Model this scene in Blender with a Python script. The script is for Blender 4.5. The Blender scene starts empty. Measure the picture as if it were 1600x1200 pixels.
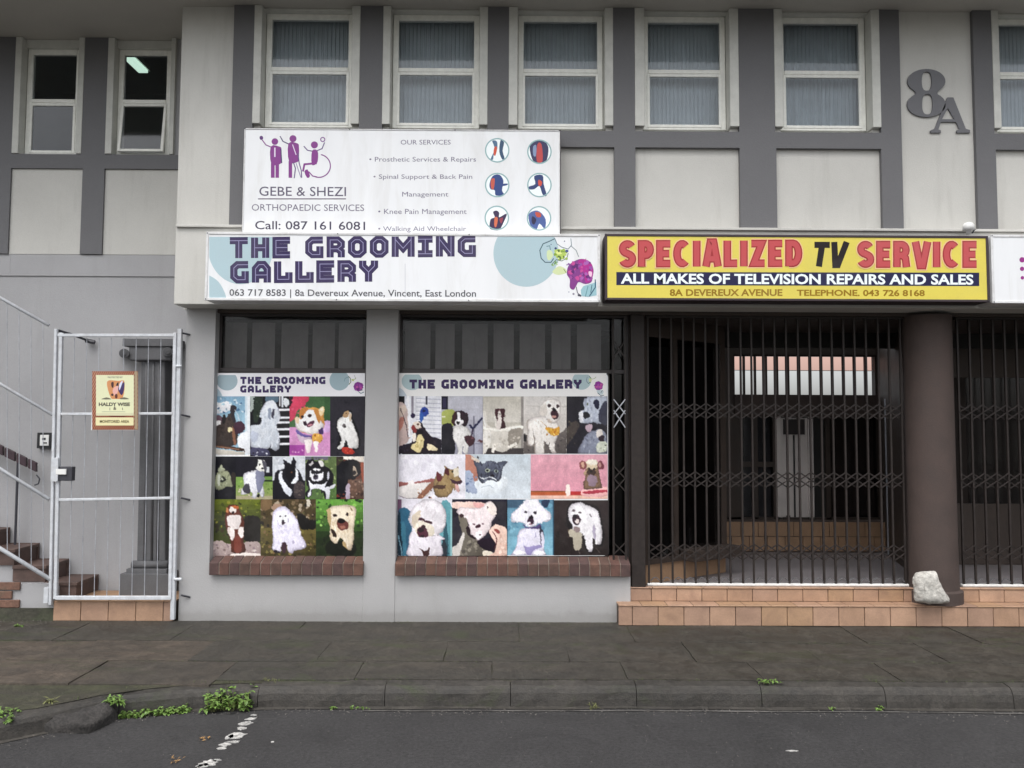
import bpy, math, random
import numpy as np
from mathutils import Matrix, Vector, noise
R = math.radians
rnd = random.Random(7)
scene = bpy.context.scene
COL = scene.collection

# ------------------------------------------------------------------ camera
CAM_H = 1.634
FPX = 1250.0
cam_data = bpy.data.cameras.new('camera')
cam = bpy.data.objects.new('camera', cam_data)
COL.objects.link(cam)
cam_data.sensor_width = 36
cam_data.lens = FPX / 1600 * 36
cam_data.clip_start = 0.05
cam_data.clip_end = 1000
CR = (Matrix.Rotation(R(-0.3), 4, 'Z') @ Matrix.Rotation(R(90 + 3.3), 4, 'X') @ Matrix.Rotation(R(0.26), 4, 'Z'))
cam.matrix_world = Matrix.Translation((0, 0, CAM_H)) @ CR
scene.camera = cam

# ------------------------------------------------------------------ world, sun, exposure
SUN_EL, SUN_AZ = 62, 200
w = bpy.data.worlds.new('World')
scene.world = w
w.use_nodes = True
nt = w.node_tree
nt.nodes.clear()
sky = nt.nodes.new('ShaderNodeTexSky')
sky.sky_type = 'NISHITA'
sky.sun_disc = False
sky.sun_elevation = R(SUN_EL)
sky.sun_rotation = R(SUN_AZ)
sky.dust_density = 4.0
sky.air_density = 1.0
hs = nt.nodes.new('ShaderNodeHueSaturation')
hs.inputs['Saturation'].default_value = 0.22
bg = nt.nodes.new('ShaderNodeBackground')
bg.inputs['Strength'].default_value = 0.13
wo = nt.nodes.new('ShaderNodeOutputWorld')
nt.links.new(sky.outputs[0], hs.inputs['Color'])
nt.links.new(hs.outputs[0], bg.inputs['Color'])
nt.links.new(bg.outputs[0], wo.inputs[0])
sd = bpy.data.lights.new('sun', 'SUN')
sd.energy = 0.5
sd.angle = R(50)
sd.color = (1.0, 0.985, 0.96)
so = bpy.data.objects.new('sun', sd)
COL.objects.link(so)
a = R(SUN_AZ)
dvec = Vector((math.sin(a) * math.cos(R(SUN_EL)), math.cos(a) * math.cos(R(SUN_EL)), math.sin(R(SUN_EL))))
so.rotation_euler = dvec.to_track_quat('Z', 'Y').to_euler()
so.location = dvec * 30
vs = scene.view_settings
vs.view_transform = 'Standard'
vs.look = 'None'
vs.gamma = 1.0
vs.exposure = 1.05
vs.use_curve_mapping = False
scene.render.engine = 'CYCLES'
scene.cycles.max_bounces = 8
scene.cycles.transparent_max_bounces = 16

# ------------------------------------------------------------------ measuring: a sight line cut with a wall or the ground
R3 = CR.to_3x3()
def ray(px, py):
    return R3 @ Vector(((px - 800) / FPX, -(py - 600) / FPX, -1))
def U(px, py, Y):                       # point on the plane y = Y
    d = ray(px, py)
    t = Y / d.y
    return Vector((d.x * t, Y, CAM_H + d.z * t))
def G(px, py, z):                       # point on the plane z = z
    d = ray(px, py)
    t = (z - CAM_H) / d.z
    return Vector((d.x * t, d.y * t, z))
def fx(px, Y, py=600): return U(px, py, Y).x
def fz(py, Y, px=800): return U(px, py, Y).z

# ------------------------------------------------------------------ helpers
W = {}
def tag(o, label=None, cat=None, group=None, kind=None):
    if label: o['label'] = label
    if cat: o['category'] = cat
    if group: o['group'] = group
    if kind: o['kind'] = kind
    return o
def link(o, parent=None):
    COL.objects.link(o)
    W[o.name] = Vector(o.location)
    if parent is not None:
        o.parent = parent
        o.matrix_parent_inverse = Matrix.Translation(-W[parent.name])
    return o
def empty(name, loc, label, cat, group=None, kind=None):
    o = bpy.data.objects.new(name, None)
    o.empty_display_size = 0.1
    o.location = loc
    link(o)
    return tag(o, label, cat, group, kind)

class MB:
    def __init__(s): s.v, s.f = [], []
    def add(s, vs, fs):
        n = len(s.v)
        s.v += [tuple(q) for q in vs]
        s.f += [tuple(i + n for i in q) for q in fs]
        return s
    def box(s, x0, x1, y0, y1, z0, z1):
        return s.add([(x0,y0,z0),(x1,y0,z0),(x1,y1,z0),(x0,y1,z0),(x0,y0,z1),(x1,y0,z1),(x1,y1,z1),(x0,y1,z1)],
                     [(0,3,2,1),(4,5,6,7),(0,1,5,4),(1,2,6,5),(2,3,7,6),(3,0,4,7)])
    def prism(s, pts, y0, y1):          # outline in x-z, thickness along y
        n = len(pts)
        ar = sum(pts[i][0]*pts[(i+1)%n][1]-pts[(i+1)%n][0]*pts[i][1] for i in range(n))
        if ar < 0: pts = pts[::-1]
        vs = [(p[0], y0, p[1]) for p in pts] + [(p[0], y1, p[1]) for p in pts]
        fs = [tuple(range(n)), tuple(range(2*n-1, n-1, -1))] + [(i, i+n, (i+1)%n+n, (i+1)%n) for i in range(n)]
        return s.add(vs, fs)
    def prismz(s, pts, z0, z1):         # outline in x-y
        n = len(pts)
        ar = sum(pts[i][0]*pts[(i+1)%n][1]-pts[(i+1)%n][0]*pts[i][1] for i in range(n))
        if ar < 0: pts = pts[::-1]
        vs = [(p[0], p[1], z0) for p in pts] + [(p[0], p[1], z1) for p in pts]
        fs = [tuple(range(n-1, -1, -1)), tuple(range(n, 2*n))] + [(i, (i+1)%n, (i+1)%n+n, i+n) for i in range(n)]
        return s.add(vs, fs)
    def tube(s, p0, p1, r, n=10, r1=None, cap=True):
        p0, p1 = Vector(p0), Vector(p1)
        r1 = r if r1 is None else r1
        d = (p1 - p0).normalized()
        u = d.orthogonal().normalized(); v = d.cross(u)
        vs = [p0 + (u*math.cos(2*math.pi*i/n)+v*math.sin(2*math.pi*i/n))*r for i in range(n)] + \
             [p1 + (u*math.cos(2*math.pi*i/n)+v*math.sin(2*math.pi*i/n))*r1 for i in range(n)]
        fs = [(i, (i+1)%n, (i+1)%n+n, i+n) for i in range(n)]
        if cap: fs += [tuple(range(n-1,-1,-1)), tuple(range(n,2*n))]
        return s.add(vs, fs)
    def bar(s, p0, p1, wd, dp):         # flat bar lying in the x-z plane
        p0, p1 = Vector(p0), Vector(p1)
        d = (p1 - p0).normalized()
        y = Vector((0,1,0)); u = d.cross(y).normalized()
        y = u.cross(d).normalized()
        vs = []
        for p in (p0, p1):
            for a_, b_ in ((-1,-1),(1,-1),(1,1),(-1,1)):
                vs.append(p + u*a_*wd/2 + y*b_*dp/2)
        return s.add(vs, [(0,1,2,3),(7,6,5,4),(0,4,5,1),(1,5,6,2),(2,6,7,3),(3,7,4,0)])
    def lathe(s, prof, cx, cy, n=28):   # prof: (radius, z)
        vs, fs = [], []
        for r_, z in prof:
            for i in range(n):
                t = 2*math.pi*i/n
                vs.append((cx + r_*math.cos(t), cy + r_*math.sin(t), z))
        for k in range(len(prof)-1):
            for i in range(n):
                fs.append((k*n+i, k*n+(i+1)%n, (k+1)*n+(i+1)%n, (k+1)*n+i))
        fs.append(tuple(range(n-1,-1,-1)))
        fs.append(tuple(range((len(prof)-1)*n, len(prof)*n)))
        return s.add(vs, fs)
    def mesh(s, name, m, bevel=0):
        me = bpy.data.meshes.new(name)
        me.from_pydata(s.v, [], s.f)
        me.validate()
        if m: me.materials.append(m)
        return me
    def build(s, name, m, parent=None, bevel=0, smooth=False, loc=(0,0,0), seg=2, **kw):
        o = bpy.data.objects.new(name, s.mesh(name, m))
        o.location = loc
        link(o, parent)
        fix(o.data)
        if bevel:
            b = o.modifiers.new('bevel', 'BEVEL'); b.width = bevel; b.segments = seg; b.limit_method = 'ANGLE'; b.angle_limit = R(40)
        if smooth:
            o.data.polygons.foreach_set('use_smooth', [True]*len(o.data.polygons))
        return tag(o, **kw)
import bmesh
def fix(me):
    b = bmesh.new(); b.from_mesh(me)
    bmesh.ops.recalc_face_normals(b, faces=b.faces)
    b.to_mesh(me); b.free()
def inst(src, name, loc, parent, rot=None, scale=None):
    o = src.copy()
    o.name = name
    o.location = loc
    if rot is not None: o.rotation_euler = rot
    if scale is not None: o.scale = scale
    return link(o, parent)
def bevelled(mb, name, m, width, seg=1):
    me = mb.mesh(name, m)
    b = bmesh.new(); b.from_mesh(me)
    bmesh.ops.recalc_face_normals(b, faces=b.faces)
    bmesh.ops.bevel(b, geom=list(b.edges), offset=width, segments=seg, affect='EDGES', profile=0.5)
    b.to_mesh(me); b.free()
    return me

# ------------------------------------------------------------------ materials
def lin(c):
    return c/12.92 if c <= 0.04045 else ((c+0.055)/1.055)**2.4
def hexc(h, k=1.0):
    h = h.lstrip('#')
    if len(h) == 3: h = ''.join(c*2 for c in h)
    return tuple(min(0.9, lin(int(h[i:i+2],16)/255)*k) for i in (0,2,4))
def newmat(name):
    m = bpy.data.materials.new(name); m.use_nodes = True
    return m, m.node_tree, m.node_tree.nodes['Principled BSDF']
def noise_node(nt, scale, detail=4, rough=0.55, co=None, dist=0):
    n = nt.nodes.new('ShaderNodeTexNoise')
    n.inputs['Scale'].default_value = scale; n.inputs['Detail'].default_value = detail
    n.inputs['Roughness'].default_value = rough; n.inputs['Distortion'].default_value = dist
    if co: nt.links.new(co, n.inputs['Vector'])
    return n
def ramp(nt, src, stops):
    r = nt.nodes.new('ShaderNodeValToRGB')
    while len(r.color_ramp.elements) < len(stops): r.color_ramp.elements.new(0.5)
    for e, (p, c) in zip(r.color_ramp.elements, stops):
        e.position = p
        e.color = (c, c, c, 1) if isinstance(c, (int, float)) else (*c, 1)
    nt.links.new(src, r.inputs[0])
    return r.outputs[0]
def mixc(nt, fac, a_, b_, mode='MIX'):
    n = nt.nodes.new('ShaderNodeMix'); n.data_type = 'RGBA'; n.blend_type = mode
    for sock, val in ((n.inputs[0], fac), (n.inputs[6], a_), (n.inputs[7], b_)):
        if hasattr(val, 'is_linked'): nt.links.new(val, sock)
        elif isinstance(val, (int, float)): sock.default_value = val
        else: sock.default_value = (*val, 1)
    return n.outputs[2]
def mat(name, col, rough=0.7, var=0.12, scale=3.0, fine=0.0, fscale=60, bump=0.0, bscale=120, metal=0.0, stain=None, stain_amt=0.5, stain_scale=1.5, stretch=None, coat=0, spec=0.5):
    m, nt, p = newmat(name)
    geo = nt.nodes.new('ShaderNodeNewGeometry')
    co = geo.outputs['Position']
    mp = nt.nodes.new('ShaderNodeMapping')
    if stretch: mp.inputs['Scale'].default_value = stretch
    nt.links.new(co, mp.inputs['Vector'])
    n1 = noise_node(nt, scale, 6, 0.6, mp.outputs[0])
    f = ramp(nt, n1.outputs['Fac'], [(0.3, 1-var), (0.7, 1+var if var < 1 else 1)])
    c = mixc(nt, 1.0, col, f, 'MULTIPLY')
    if fine:
        n2 = noise_node(nt, fscale, 3, 0.7, co)
        c = mixc(nt, 1.0, c, ramp(nt, n2.outputs['Fac'], [(0.3, 1-fine), (0.7, 1+fine)]), 'MULTIPLY')
    if stain:
        n3 = noise_node(nt, stain_scale, 8, 0.65, mp.outputs[0], 0.6)
        c = mixc(nt, ramp(nt, n3.outputs['Fac'], [(0.48, 0.0), (0.72, stain_amt)]), c, stain)
    nt.links.new(c, p.inputs['Base Color'])
    rr = ramp(nt, n1.outputs['Fac'], [(0.3, max(0, rough-0.08)), (0.7, min(1, rough+0.08))])
    nt.links.new(rr, p.inputs['Roughness'])
    p.inputs['Metallic'].default_value = metal
    p.inputs['Specular IOR Level'].default_value = spec
    if coat: p.inputs['Coat Weight'].default_value = coat
    if bump:
        n4 = noise_node(nt, bscale, 4, 0.6, co)
        b = nt.nodes.new('ShaderNodeBump'); b.inputs['Strength'].default_value = bump; b.inputs['Distance'].default_value = 0.01
        nt.links.new(n4.outputs['Fac'], b.inputs['Height'])
        nt.links.new(b.outputs[0], p.inputs['Normal'])
    return m
M = {}
def wall_mat(name, col, dirt):
    """painted plaster: roller texture, faint rain streaks, splash dirt low on the wall"""
    m, nt, p = newmat(name)
    co = nt.nodes.new('ShaderNodeNewGeometry').outputs['Position']
    mp = nt.nodes.new('ShaderNodeMapping'); mp.inputs['Scale'].default_value = (5, 5, 0.55); nt.links.new(co, mp.inputs['Vector'])
    n1 = noise_node(nt, 0.9, 6, 0.6, co); n2 = noise_node(nt, 1.6, 6, 0.62, mp.outputs[0]); n3 = noise_node(nt, 180, 2, 0.7, co)
    c = mixc(nt, 1.0, col, ramp(nt, n1.outputs['Fac'], [(0.3, 0.87), (0.7, 1.05)]), 'MULTIPLY')
    c = mixc(nt, ramp(nt, n2.outputs['Fac'], [(0.55, 0.0), (0.8, 0.36)]), c, dirt)
    c = mixc(nt, 1.0, c, ramp(nt, n3.outputs['Fac'], [(0.3, 0.93), (0.7, 1.05)]), 'MULTIPLY')
    sep = nt.nodes.new('ShaderNodeSeparateXYZ'); nt.links.new(co, sep.inputs[0])
    ad = nt.nodes.new('ShaderNodeMath'); ad.operation = 'MULTIPLY_ADD'; ad.inputs[1].default_value = -0.10; 
    n5 = noise_node(nt, 9, 5, 0.65, co)
    nt.links.new(n5.outputs['Fac'], ad.inputs[0]); nt.links.new(sep.outputs['Z'], ad.inputs[2])
    splash = ramp(nt, ad.outputs[0], [(0.0, 0.30), (0.04, 0.10), (0.12, 0.0)])
    # heights below zero clamp to the first stop: only the foot of the wall is dirty
    c = mixc(nt, splash, c, (0.09, 0.08, 0.06))
    nt.links.new(c, p.inputs['Base Color'])
    p.inputs['Roughness'].default_value = 0.75
    n4 = noise_node(nt, 90, 5, 0.65, co)
    b = nt.nodes.new('ShaderNodeBump'); b.inputs['Strength'].default_value = 0.22; b.inputs['Distance'].default_value = 0.01
    nt.links.new(n4.outputs['Fac'], b.inputs['Height']); nt.links.new(b.outputs[0], p.inputs['Normal'])
    return m
M['plaster'] = wall_mat('pale plaster paint', (0.56, 0.55, 0.515), (0.30, 0.29, 0.26))
M['plaster2'] = wall_mat('grey plaster paint', (0.37, 0.367, 0.375), (0.27, 0.27, 0.26))
M['plaster3'] = wall_mat('shop wall paint', (0.395, 0.39, 0.39), (0.30, 0.30, 0.28))
M['soffit'] = mat('soffit paint', (0.46, 0.44, 0.40), 0.8, 0.08, 1.2, 0.05, 120, 0.1)
M['trim'] = mat('grey trim paint', (0.135, 0.134, 0.14), 0.7, 0.08, 2.5, 0.06, 150, 0.25, 90)
M['jamb'] = mat('window jamb paint', (0.56, 0.56, 0.52), 0.6, 0.1, 8, 0.05, 150, 0.1)
M['frame'] = mat('white window frame', (0.86, 0.86, 0.80), 0.45, 0.08, 14, 0.05, 120, 0.05)
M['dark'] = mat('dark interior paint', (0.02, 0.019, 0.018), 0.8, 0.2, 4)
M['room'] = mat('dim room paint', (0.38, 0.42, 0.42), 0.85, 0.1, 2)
M['brown'] = mat('dark brown paint', (0.048, 0.034, 0.027), 0.6, 0.2, 6, 0.1, 80, 0.1)
M['shopframe'] = mat('dark shopfront frame', (0.028, 0.022, 0.022), 0.5, 0.2, 9)
M['column'] = mat('brown column plaster', (0.064, 0.045, 0.039), 0.8, 0.16, 6, 0.12, 120, 0.35, 120)
M['tile'] = mat('terracotta tile', (0.38, 0.225, 0.155), 0.6, 0.13, 5, 0.1, 90, 0.1, 90, stain=(0.20, 0.12, 0.085), stain_amt=0.5, stain_scale=6)
M['tile2'] = mat('orange brown tile', (0.34, 0.21, 0.125), 0.6, 0.16, 6, 0.1, 90, 0.1)
M['stair'] = mat('brown stair tile', (0.095, 0.06, 0.05), 0.6, 0.3, 9, 0.12, 70, 0.1)
M['grout'] = mat('dark grout', (0.07, 0.05, 0.04), 0.9, 0.2, 20)
M['mortar'] = mat('pale mortar', (0.20, 0.165, 0.135), 0.9, 0.5, 12, 0.15, 200)
M['steel'] = mat('galvanised white steel', (0.55, 0.57, 0.60), 0.45, 0.14, 20, 0.1, 200, 0.08, metal=0.0, stain=(0.35, 0.31, 0.28), stain_amt=0.3, stain_scale=8)
M['thin'] = mat('thin bar paint', (0.36, 0.37, 0.40), 0.5, 0.25, 12, 0.1, 100)
M['grille'] = mat('dark grille paint', (0.026, 0.020, 0.018), 0.55, 0.3, 25, spec=.3)
M['track'] = mat('white track paint', (0.72, 0.72, 0.70), 0.5, 0.12, 30)
M['maroon'] = mat('maroon handrail', (0.045, 0.025, 0.032), 0.5, 0.2, 10)
M['metal_dark'] = mat('dark metal', (0.04, 0.04, 0.05), 0.5, 0.2, 30)
M['signwhite'] = mat('sign white', (0.76, 0.77, 0.785), 0.35, 0.03, 1.5, 0.0, coat=0.2, stain=(0.48, 0.46, 0.42), stain_amt=0.30, stain_scale=1.6, stretch=(4, 4, .8))
M['alu'] = mat('white sign frame', (0.68, 0.68, 0.68), 0.45, 0.08, 5, 0.04, 60, stain=(0.3, 0.28, 0.25), stain_amt=0.4, stain_scale=9)
M['signdark'] = mat('dark sign frame', (0.035, 0.022, 0.028), 0.5, 0.2, 9)
M['pilaster'] = mat('dark grey stone paint', (0.105, 0.105, 0.11), 0.75, 0.15, 8, 0.1, 80, 0.3)
M['rock'] = mat('white painted rock', (0.52, 0.50, 0.46), 0.85, 0.3, 18, 0.15, 80, 0.8, 45, stain=(0.16, 0.14, 0.12), stain_amt=0.8, stain_scale=14)
M['numeral'] = mat('numeral paint', (0.135, 0.135, 0.145), 0.6, 0.1, 8)
M['plastic'] = mat('white plastic', (0.75, 0.75, 0.73), 0.4, 0.05, 8)
M['black'] = mat('black plastic', (0.012, 0.012, 0.014), 0.4, 0.1, 8)
M['leaf'] = mat('weed leaf', (0.125, 0.215, 0.045), 0.5, 0.4, 30, 0.2, 80)
M['leaf2'] = mat('dry weed leaf', (0.16, 0.17, 0.06), 0.6, 0.4, 30)
M['blind'] = mat('window blind cloth', (0.56, 0.62, 0.63), 0.85, 0.08, 6)
M['curtain'] = mat('grey curtain cloth', (0.36, 0.345, 0.33), 0.9, 0.15, 5)
M['greydoor'] = mat('pale door paint', (0.66, 0.61, 0.58), 0.6, 0.08, 5)
M['floor'] = mat('arcade floor', (0.22, 0.20, 0.205), 0.55, 0.15, 3, 0.1, 60)

def glass_mat(name, tint, gloss, rough=0.03, ior=1.5):
    m = bpy.data.materials.new(name); m.use_nodes = True
    nt = m.node_tree; nt.nodes.clear()
    o = nt.nodes.new('ShaderNodeOutputMaterial'); mx = nt.nodes.new('ShaderNodeMixShader')
    t = nt.nodes.new('ShaderNodeBsdfTransparent'); t.inputs[0].default_value = (*tint, 1)
    g = nt.nodes.new('ShaderNodeBsdfGlossy'); g.inputs['Roughness'].default_value = rough
    g.inputs['Color'].default_value = (gloss, gloss, gloss, 1)
    fr = nt.nodes.new('ShaderNodeFresnel'); fr.inputs[0].default_value = ior
    nt.links.new(fr.outputs[0], mx.inputs[0]); nt.links.new(t.outputs[0], mx.inputs[1]); nt.links.new(g.outputs[0], mx.inputs[2])
    nt.links.new(mx.outputs[0], o.inputs[0])
    return m
M['glass'] = glass_mat('window glass', (0.87, 0.88, 0.90), 0.9, 0.05, 1.4)
M['glass_dark'] = glass_mat('shop glass', (0.75, 0.75, 0.76), 0.9, 0.06, 1.3)
def emis(name, col, s):
    m, nt, p = newmat(name)
    p.inputs['Base Color'].default_value = (*col, 1)
    p.inputs['Emission Color'].default_value = (*col, 1); p.inputs['Emission Strength'].default_value = s
    return m
M['tube'] = emis('lit fluorescent tube', (0.72, 1.0, 0.80), 0.5)

# print: colours of a flat printed sheet come from a face attribute
def print_mat():
    m, nt, p = newmat('printed vinyl')
    at = nt.nodes.new('ShaderNodeAttribute'); at.attribute_name = 'ink'
    co = nt.nodes.new('ShaderNodeNewGeometry').outputs['Position']
    n = noise_node(nt, 260, 2, 0.7, co)
    n2 = noise_node(nt, 2.2, 5, 0.6, co)
    c = mixc(nt, 1.0, at.outputs['Color'], ramp(nt, n.outputs['Fac'], [(0.3, 0.93), (0.7, 1.06)]), 'MULTIPLY')
    c = mixc(nt, ramp(nt, n2.outputs['Fac'], [(0.5, 0.0), (0.8, 0.10)]), c, (0.4, 0.38, 0.36))
    nt.links.new(c, p.inputs['Base Color'])
    p.inputs['Roughness'].default_value = 0.42
    p.inputs['Specular IOR Level'].default_value = 0.25
    return m
M['print'] = print_mat()

def smooth_pts(pts, k=4):
    n = len(pts); out = []
    for i in range(n):
        p0, p1, p2, p3 = pts[i-1], pts[i], pts[(i+1)%n], pts[(i+2)%n]
        for j in range(k):
            t = j/k
            out.append(tuple(0.5*((2*p1[a])+(-p0[a]+p2[a])*t+(2*p0[a]-5*p1[a]+4*p2[a]-p3[a])*t*t+(-p0[a]+3*p1[a]-3*p2[a]+p3[a])*t**3) for a in (0,1)))
    return out
def clip_poly(pts, c):
    def run(pts, ins, cut):
        out = []
        for i in range(len(pts)):
            a_, b_ = pts[i-1], pts[i]
            if ins(b_):
                if not ins(a_): out.append(cut(a_, b_))
                out.append(b_)
            elif ins(a_): out.append(cut(a_, b_))
        return out
    def cx(x): return lambda a_, b_: (x, a_[1]+(b_[1]-a_[1])*(x-a_[0])/(b_[0]-a_[0]))
    def cy(y): return lambda a_, b_: (a_[0]+(b_[0]-a_[0])*(y-a_[1])/(b_[1]-a_[1]), y)
    x0, y0, x1, y1 = c
    for ins, cut in ((lambda p: p[0] >= x0, cx(x0)), (lambda p: p[0] <= x1, cx(x1)), (lambda p: p[1] >= y0, cy(y0)), (lambda p: p[1] <= y1, cy(y1))):
        pts = run(pts, ins, cut)
        if len(pts) < 3: return []
    return pts
def stroke_outline(pts, wd, closed=False):
    n = len(pts); L, Rr = [], []
    for i in range(n):
        p = Vector(pts[i])
        if closed or 0 < i < n-1:
            d0 = (p - Vector(pts[i-1])).normalized(); d1 = (Vector(pts[(i+1)%n]) - p).normalized()
        elif i == 0:
            d0 = d1 = (Vector(pts[1]) - p).normalized()
        else:
            d0 = d1 = (p - Vector(pts[i-1])).normalized()
        n0 = Vector((-d0.y, d0.x)); n1 = Vector((-d1.y, d1.x))
        m_ = (n0 + n1)
        m_ = m_.normalized() if m_.length > 1e-6 else n0
        k = 1/max(0.4, m_.dot(n0))
        L.append(tuple(p + m_*k*wd/2)); Rr.append(tuple(p - m_*k*wd/2))
    return L, Rr
STEP = 0.0001
class Print:
    """flat print: shapes given in some drawing frame (ox, oy, s) of the sheet, laid on the plane y = Y, one thin film over another"""
    def __init__(s, Y, fr=(0,0,1), clip=None, k=1.12, seed=1):
        s.Y, s.fr, s.clip, s.k = Y, fr, clip, k
        s.v, s.f, s.c, s.bb = [], [], [], []
        s.rast = None
        s.r_ = random.Random(seed)
    def layer(s, b):
        l = 0
        for (x0,y0,x1,y1,q) in s.bb:
            if q >= l and x0 < b[2] and x1 > b[0] and y0 < b[3] and y1 > b[1]: l = q+1
        s.bb.append((*b, l)); return l
    def raw(s, polys, col):
        polys = [clip_poly(p, s.clip) if s.clip else p for p in polys]
        polys = [p for p in polys if len(p) > 2]
        if not polys: return
        xs = [q[0] for p in polys for q in p]; ys = [q[1] for p in polys for q in p]
        c = hexc(col, s.k) if isinstance(col, str) else col
        ox, oy, sc = s.fr
        if s.rast is not None:
            s.rast.append((polys, c)); return
        l = s.layer((ox+min(xs)/sc, oy+min(ys)/sc, ox+max(xs)/sc, oy+max(ys)/sc))
        for p in polys:
            ar = sum(p[i-1][0]*p[i][1]-p[i][0]*p[i-1][1] for i in range(len(p)))
            if ar > 0: p = p[::-1]
            b = len(s.v)
            for x, y in p:
                q = U(ox + x/sc, oy + y/sc, s.Y)
                s.v.append((q.x, s.Y - STEP*(l+1), q.z))
            s.f.append(tuple(range(b, b+len(p)))); s.c.append(c)
    def r(s, x0, y0, x1, y1, col): s.raw([[(x0,y0),(x1,y0),(x1,y1),(x0,y1)]], col); return s
    def q(s, pts, col): s.raw([list(pts)], col); return s
    def p(s, pts, col, k=4): s.raw([smooth_pts(list(pts), k)], col); return s
    def e(s, cx, cy, rx, ry, col, rot=0, fz_=0.05, n=26):
        pts = []
        c_, s_ = math.cos(R(rot)), math.sin(R(rot))
        for i in range(n):
            t = 2*math.pi*i/n; k = 1 + s.r_.uniform(-fz_, fz_)
            x, y = rx*k*math.cos(t), ry*k*math.sin(t)
            pts.append((cx + x*c_ - y*s_, cy + x*s_ + y*c_))
        s.raw([pts], col); return s
    def ring(s, cx, cy, r0, wd, col, n=40):
        pts = [(cx+r0*math.cos(2*math.pi*i/n), cy+r0*math.sin(2*math.pi*i/n)) for i in range(n)]
        return s.l(pts, wd, col, True)
    def l(s, pts, wd, col, closed=False):
        L, Rr = stroke_outline(pts, wd, closed)
        n = len(L)
        polys = [[L[i], L[(i+1)%n], Rr[(i+1)%n], Rr[i]] for i in range(n if closed else n-1)]
        s.raw(polys, col); return s
    def lseg(s, pts, wd, col, closed=False):     # as l, but every piece is a film of its own (curved heavy strokes lap over themselves)
        L, Rr = stroke_outline(pts, wd, closed); n = len(L)
        for i in range(n if closed else n-1): s.raw([[L[i], L[(i+1)%n], Rr[(i+1)%n], Rr[i]]], col)
        return s
    def sp(s, x0, y0, x1, y1, n, size, cols, asp=1.0):
        for _ in range(n):
            x, y = s.r_.uniform(x0, x1), s.r_.uniform(y0, y1)
            z = size*s.r_.uniform(0.4, 1.3)*(.72 if s.rast is not None else 1)
            s.e(x, y, z*asp, z, s.r_.choice(cols), s.r_.uniform(-30, 30), 0.25, 8)
        return s
    def grad(s, x0, y0, x1, y1, c0, c1, n=6, vert=True):
        a_, b_ = hexc(c0, s.k), hexc(c1, s.k)
        for i in range(n):
            t = i/(n-1); c = tuple(a_[j]*(1-t)+b_[j]*t for j in range(3))
            if vert: s.r(x0, y0+(y1-y0)*i/n, x1, y0+(y1-y0)*(i+1)/n, c)
            else: s.r(x0+(x1-x0)*i/n, y0, x0+(x1-x0)*(i+1)/n, y1, c)
        return s
    def build(s, name, parent=None, **kw):
        me = bpy.data.meshes.new(name)
        me.from_pydata(s.v, [], s.f)
        at = me.attributes.new('ink', 'FLOAT_COLOR', 'FACE')
        flat = []
        for c in s.c: flat += [*c, 1.0]
        at.data.foreach_set('color', flat)
        me.materials.append(M['print'])
        o = bpy.data.objects.new(name, me)
        link(o, parent)
        return tag(o, **kw)
    def build_photo(s, name, parent=None, soft=1.0, **kw):
        """a printed photograph: the shapes are sampled on a fine grid and softly blended like ink dots"""
        ox, oy, sc = s.fr
        x0, y0, x1, y1 = s.clip
        px0, py0, px1, py1 = ox+x0/sc, oy+y0/sc, ox+x1/sc, oy+y1/sc
        st = 0.85; SS = 3
        nx, ny = int((px1-px0)/st)+1, int((py1-py0)/st)+1
        NX, NY = nx*SS, ny*SS
        gx = x0 + (np.arange(NX)+.5)/NX*(x1-x0); gy = y0 + (np.arange(NY)+.5)/NY*(y1-y0)
        img = np.zeros((NY, NX, 3))
        # hairy, irregular outlines: every sample looks up a slightly displaced spot
        rw = np.random.RandomState(int(px0*3+py1))
        def wf(cell):
            c = cell*SS/st; q = rw.randn(int(NY/c)+3, int(NX/c)+3)
            yy = np.arange(NY)/c; xx = np.arange(NX)/c; a0 = yy.astype(int); b0 = xx.astype(int)
            ty = (yy-a0)[:,None]; tx = (xx-b0)[None,:]; ty = ty*ty*(3-2*ty); tx = tx*tx*(3-2*tx)
            return (q[a0][:,b0]*(1-tx)+q[a0][:,b0+1]*tx)*(1-ty)+(q[a0+1][:,b0]*(1-tx)+q[a0+1][:,b0+1]*tx)*ty
        GX = gx[None,:] + (wf(1.5)*.40 + wf(4.5)*.38)*sc
        GY = gy[:,None] + (wf(1.5)*.46 + wf(4.5)*.38)*sc
        mg = 4.0*sc
        for polys, c in s.rast:
            for p in polys:
                a_ = np.array(p)
                i0, i1 = np.searchsorted(gx, a_[:,0].min()-mg), np.searchsorted(gx, a_[:,0].max()+mg)
                j0, j1 = np.searchsorted(gy, a_[:,1].min()-mg), np.searchsorted(gy, a_[:,1].max()+mg)
                if i1 <= i0 or j1 <= j0: continue
                base = len(p) == 4 and len(set(a_[:,0])) == 2
                X = gx[None, i0:i1]+0*gy[j0:j1, None] if base else GX[j0:j1, i0:i1]; Y = gy[j0:j1, None]+0*gx[None, i0:i1] if base else GY[j0:j1, i0:i1]
                ins = np.zeros((j1-j0, i1-i0), bool)
                for k in range(len(p)):
                    xa, ya = a_[k-1]; xb, yb = a_[k]
                    if ya == yb: continue
                    ins ^= ((ya > Y) != (yb > Y)) & (X < (xb-xa)*(Y-ya)/(yb-ya)+xa)
                hh = (Y-Y.mean())/max(1e-6, a_[:,1].max()-a_[:,1].min()); ww = (X-X.mean())/max(1e-6, a_[:,0].max()-a_[:,0].min())
                big = min(1.0, ((a_[:,0].max()-a_[:,0].min())/(x1-x0))*2.2)
                if len(p) == 4 and len(set(a_[:,0])) == 2: big = 0
                sh = 1 + .09*big - big*(.34*hh + .20*ww + .45*np.maximum(0, hh*hh+ww*ww-.12))
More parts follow.
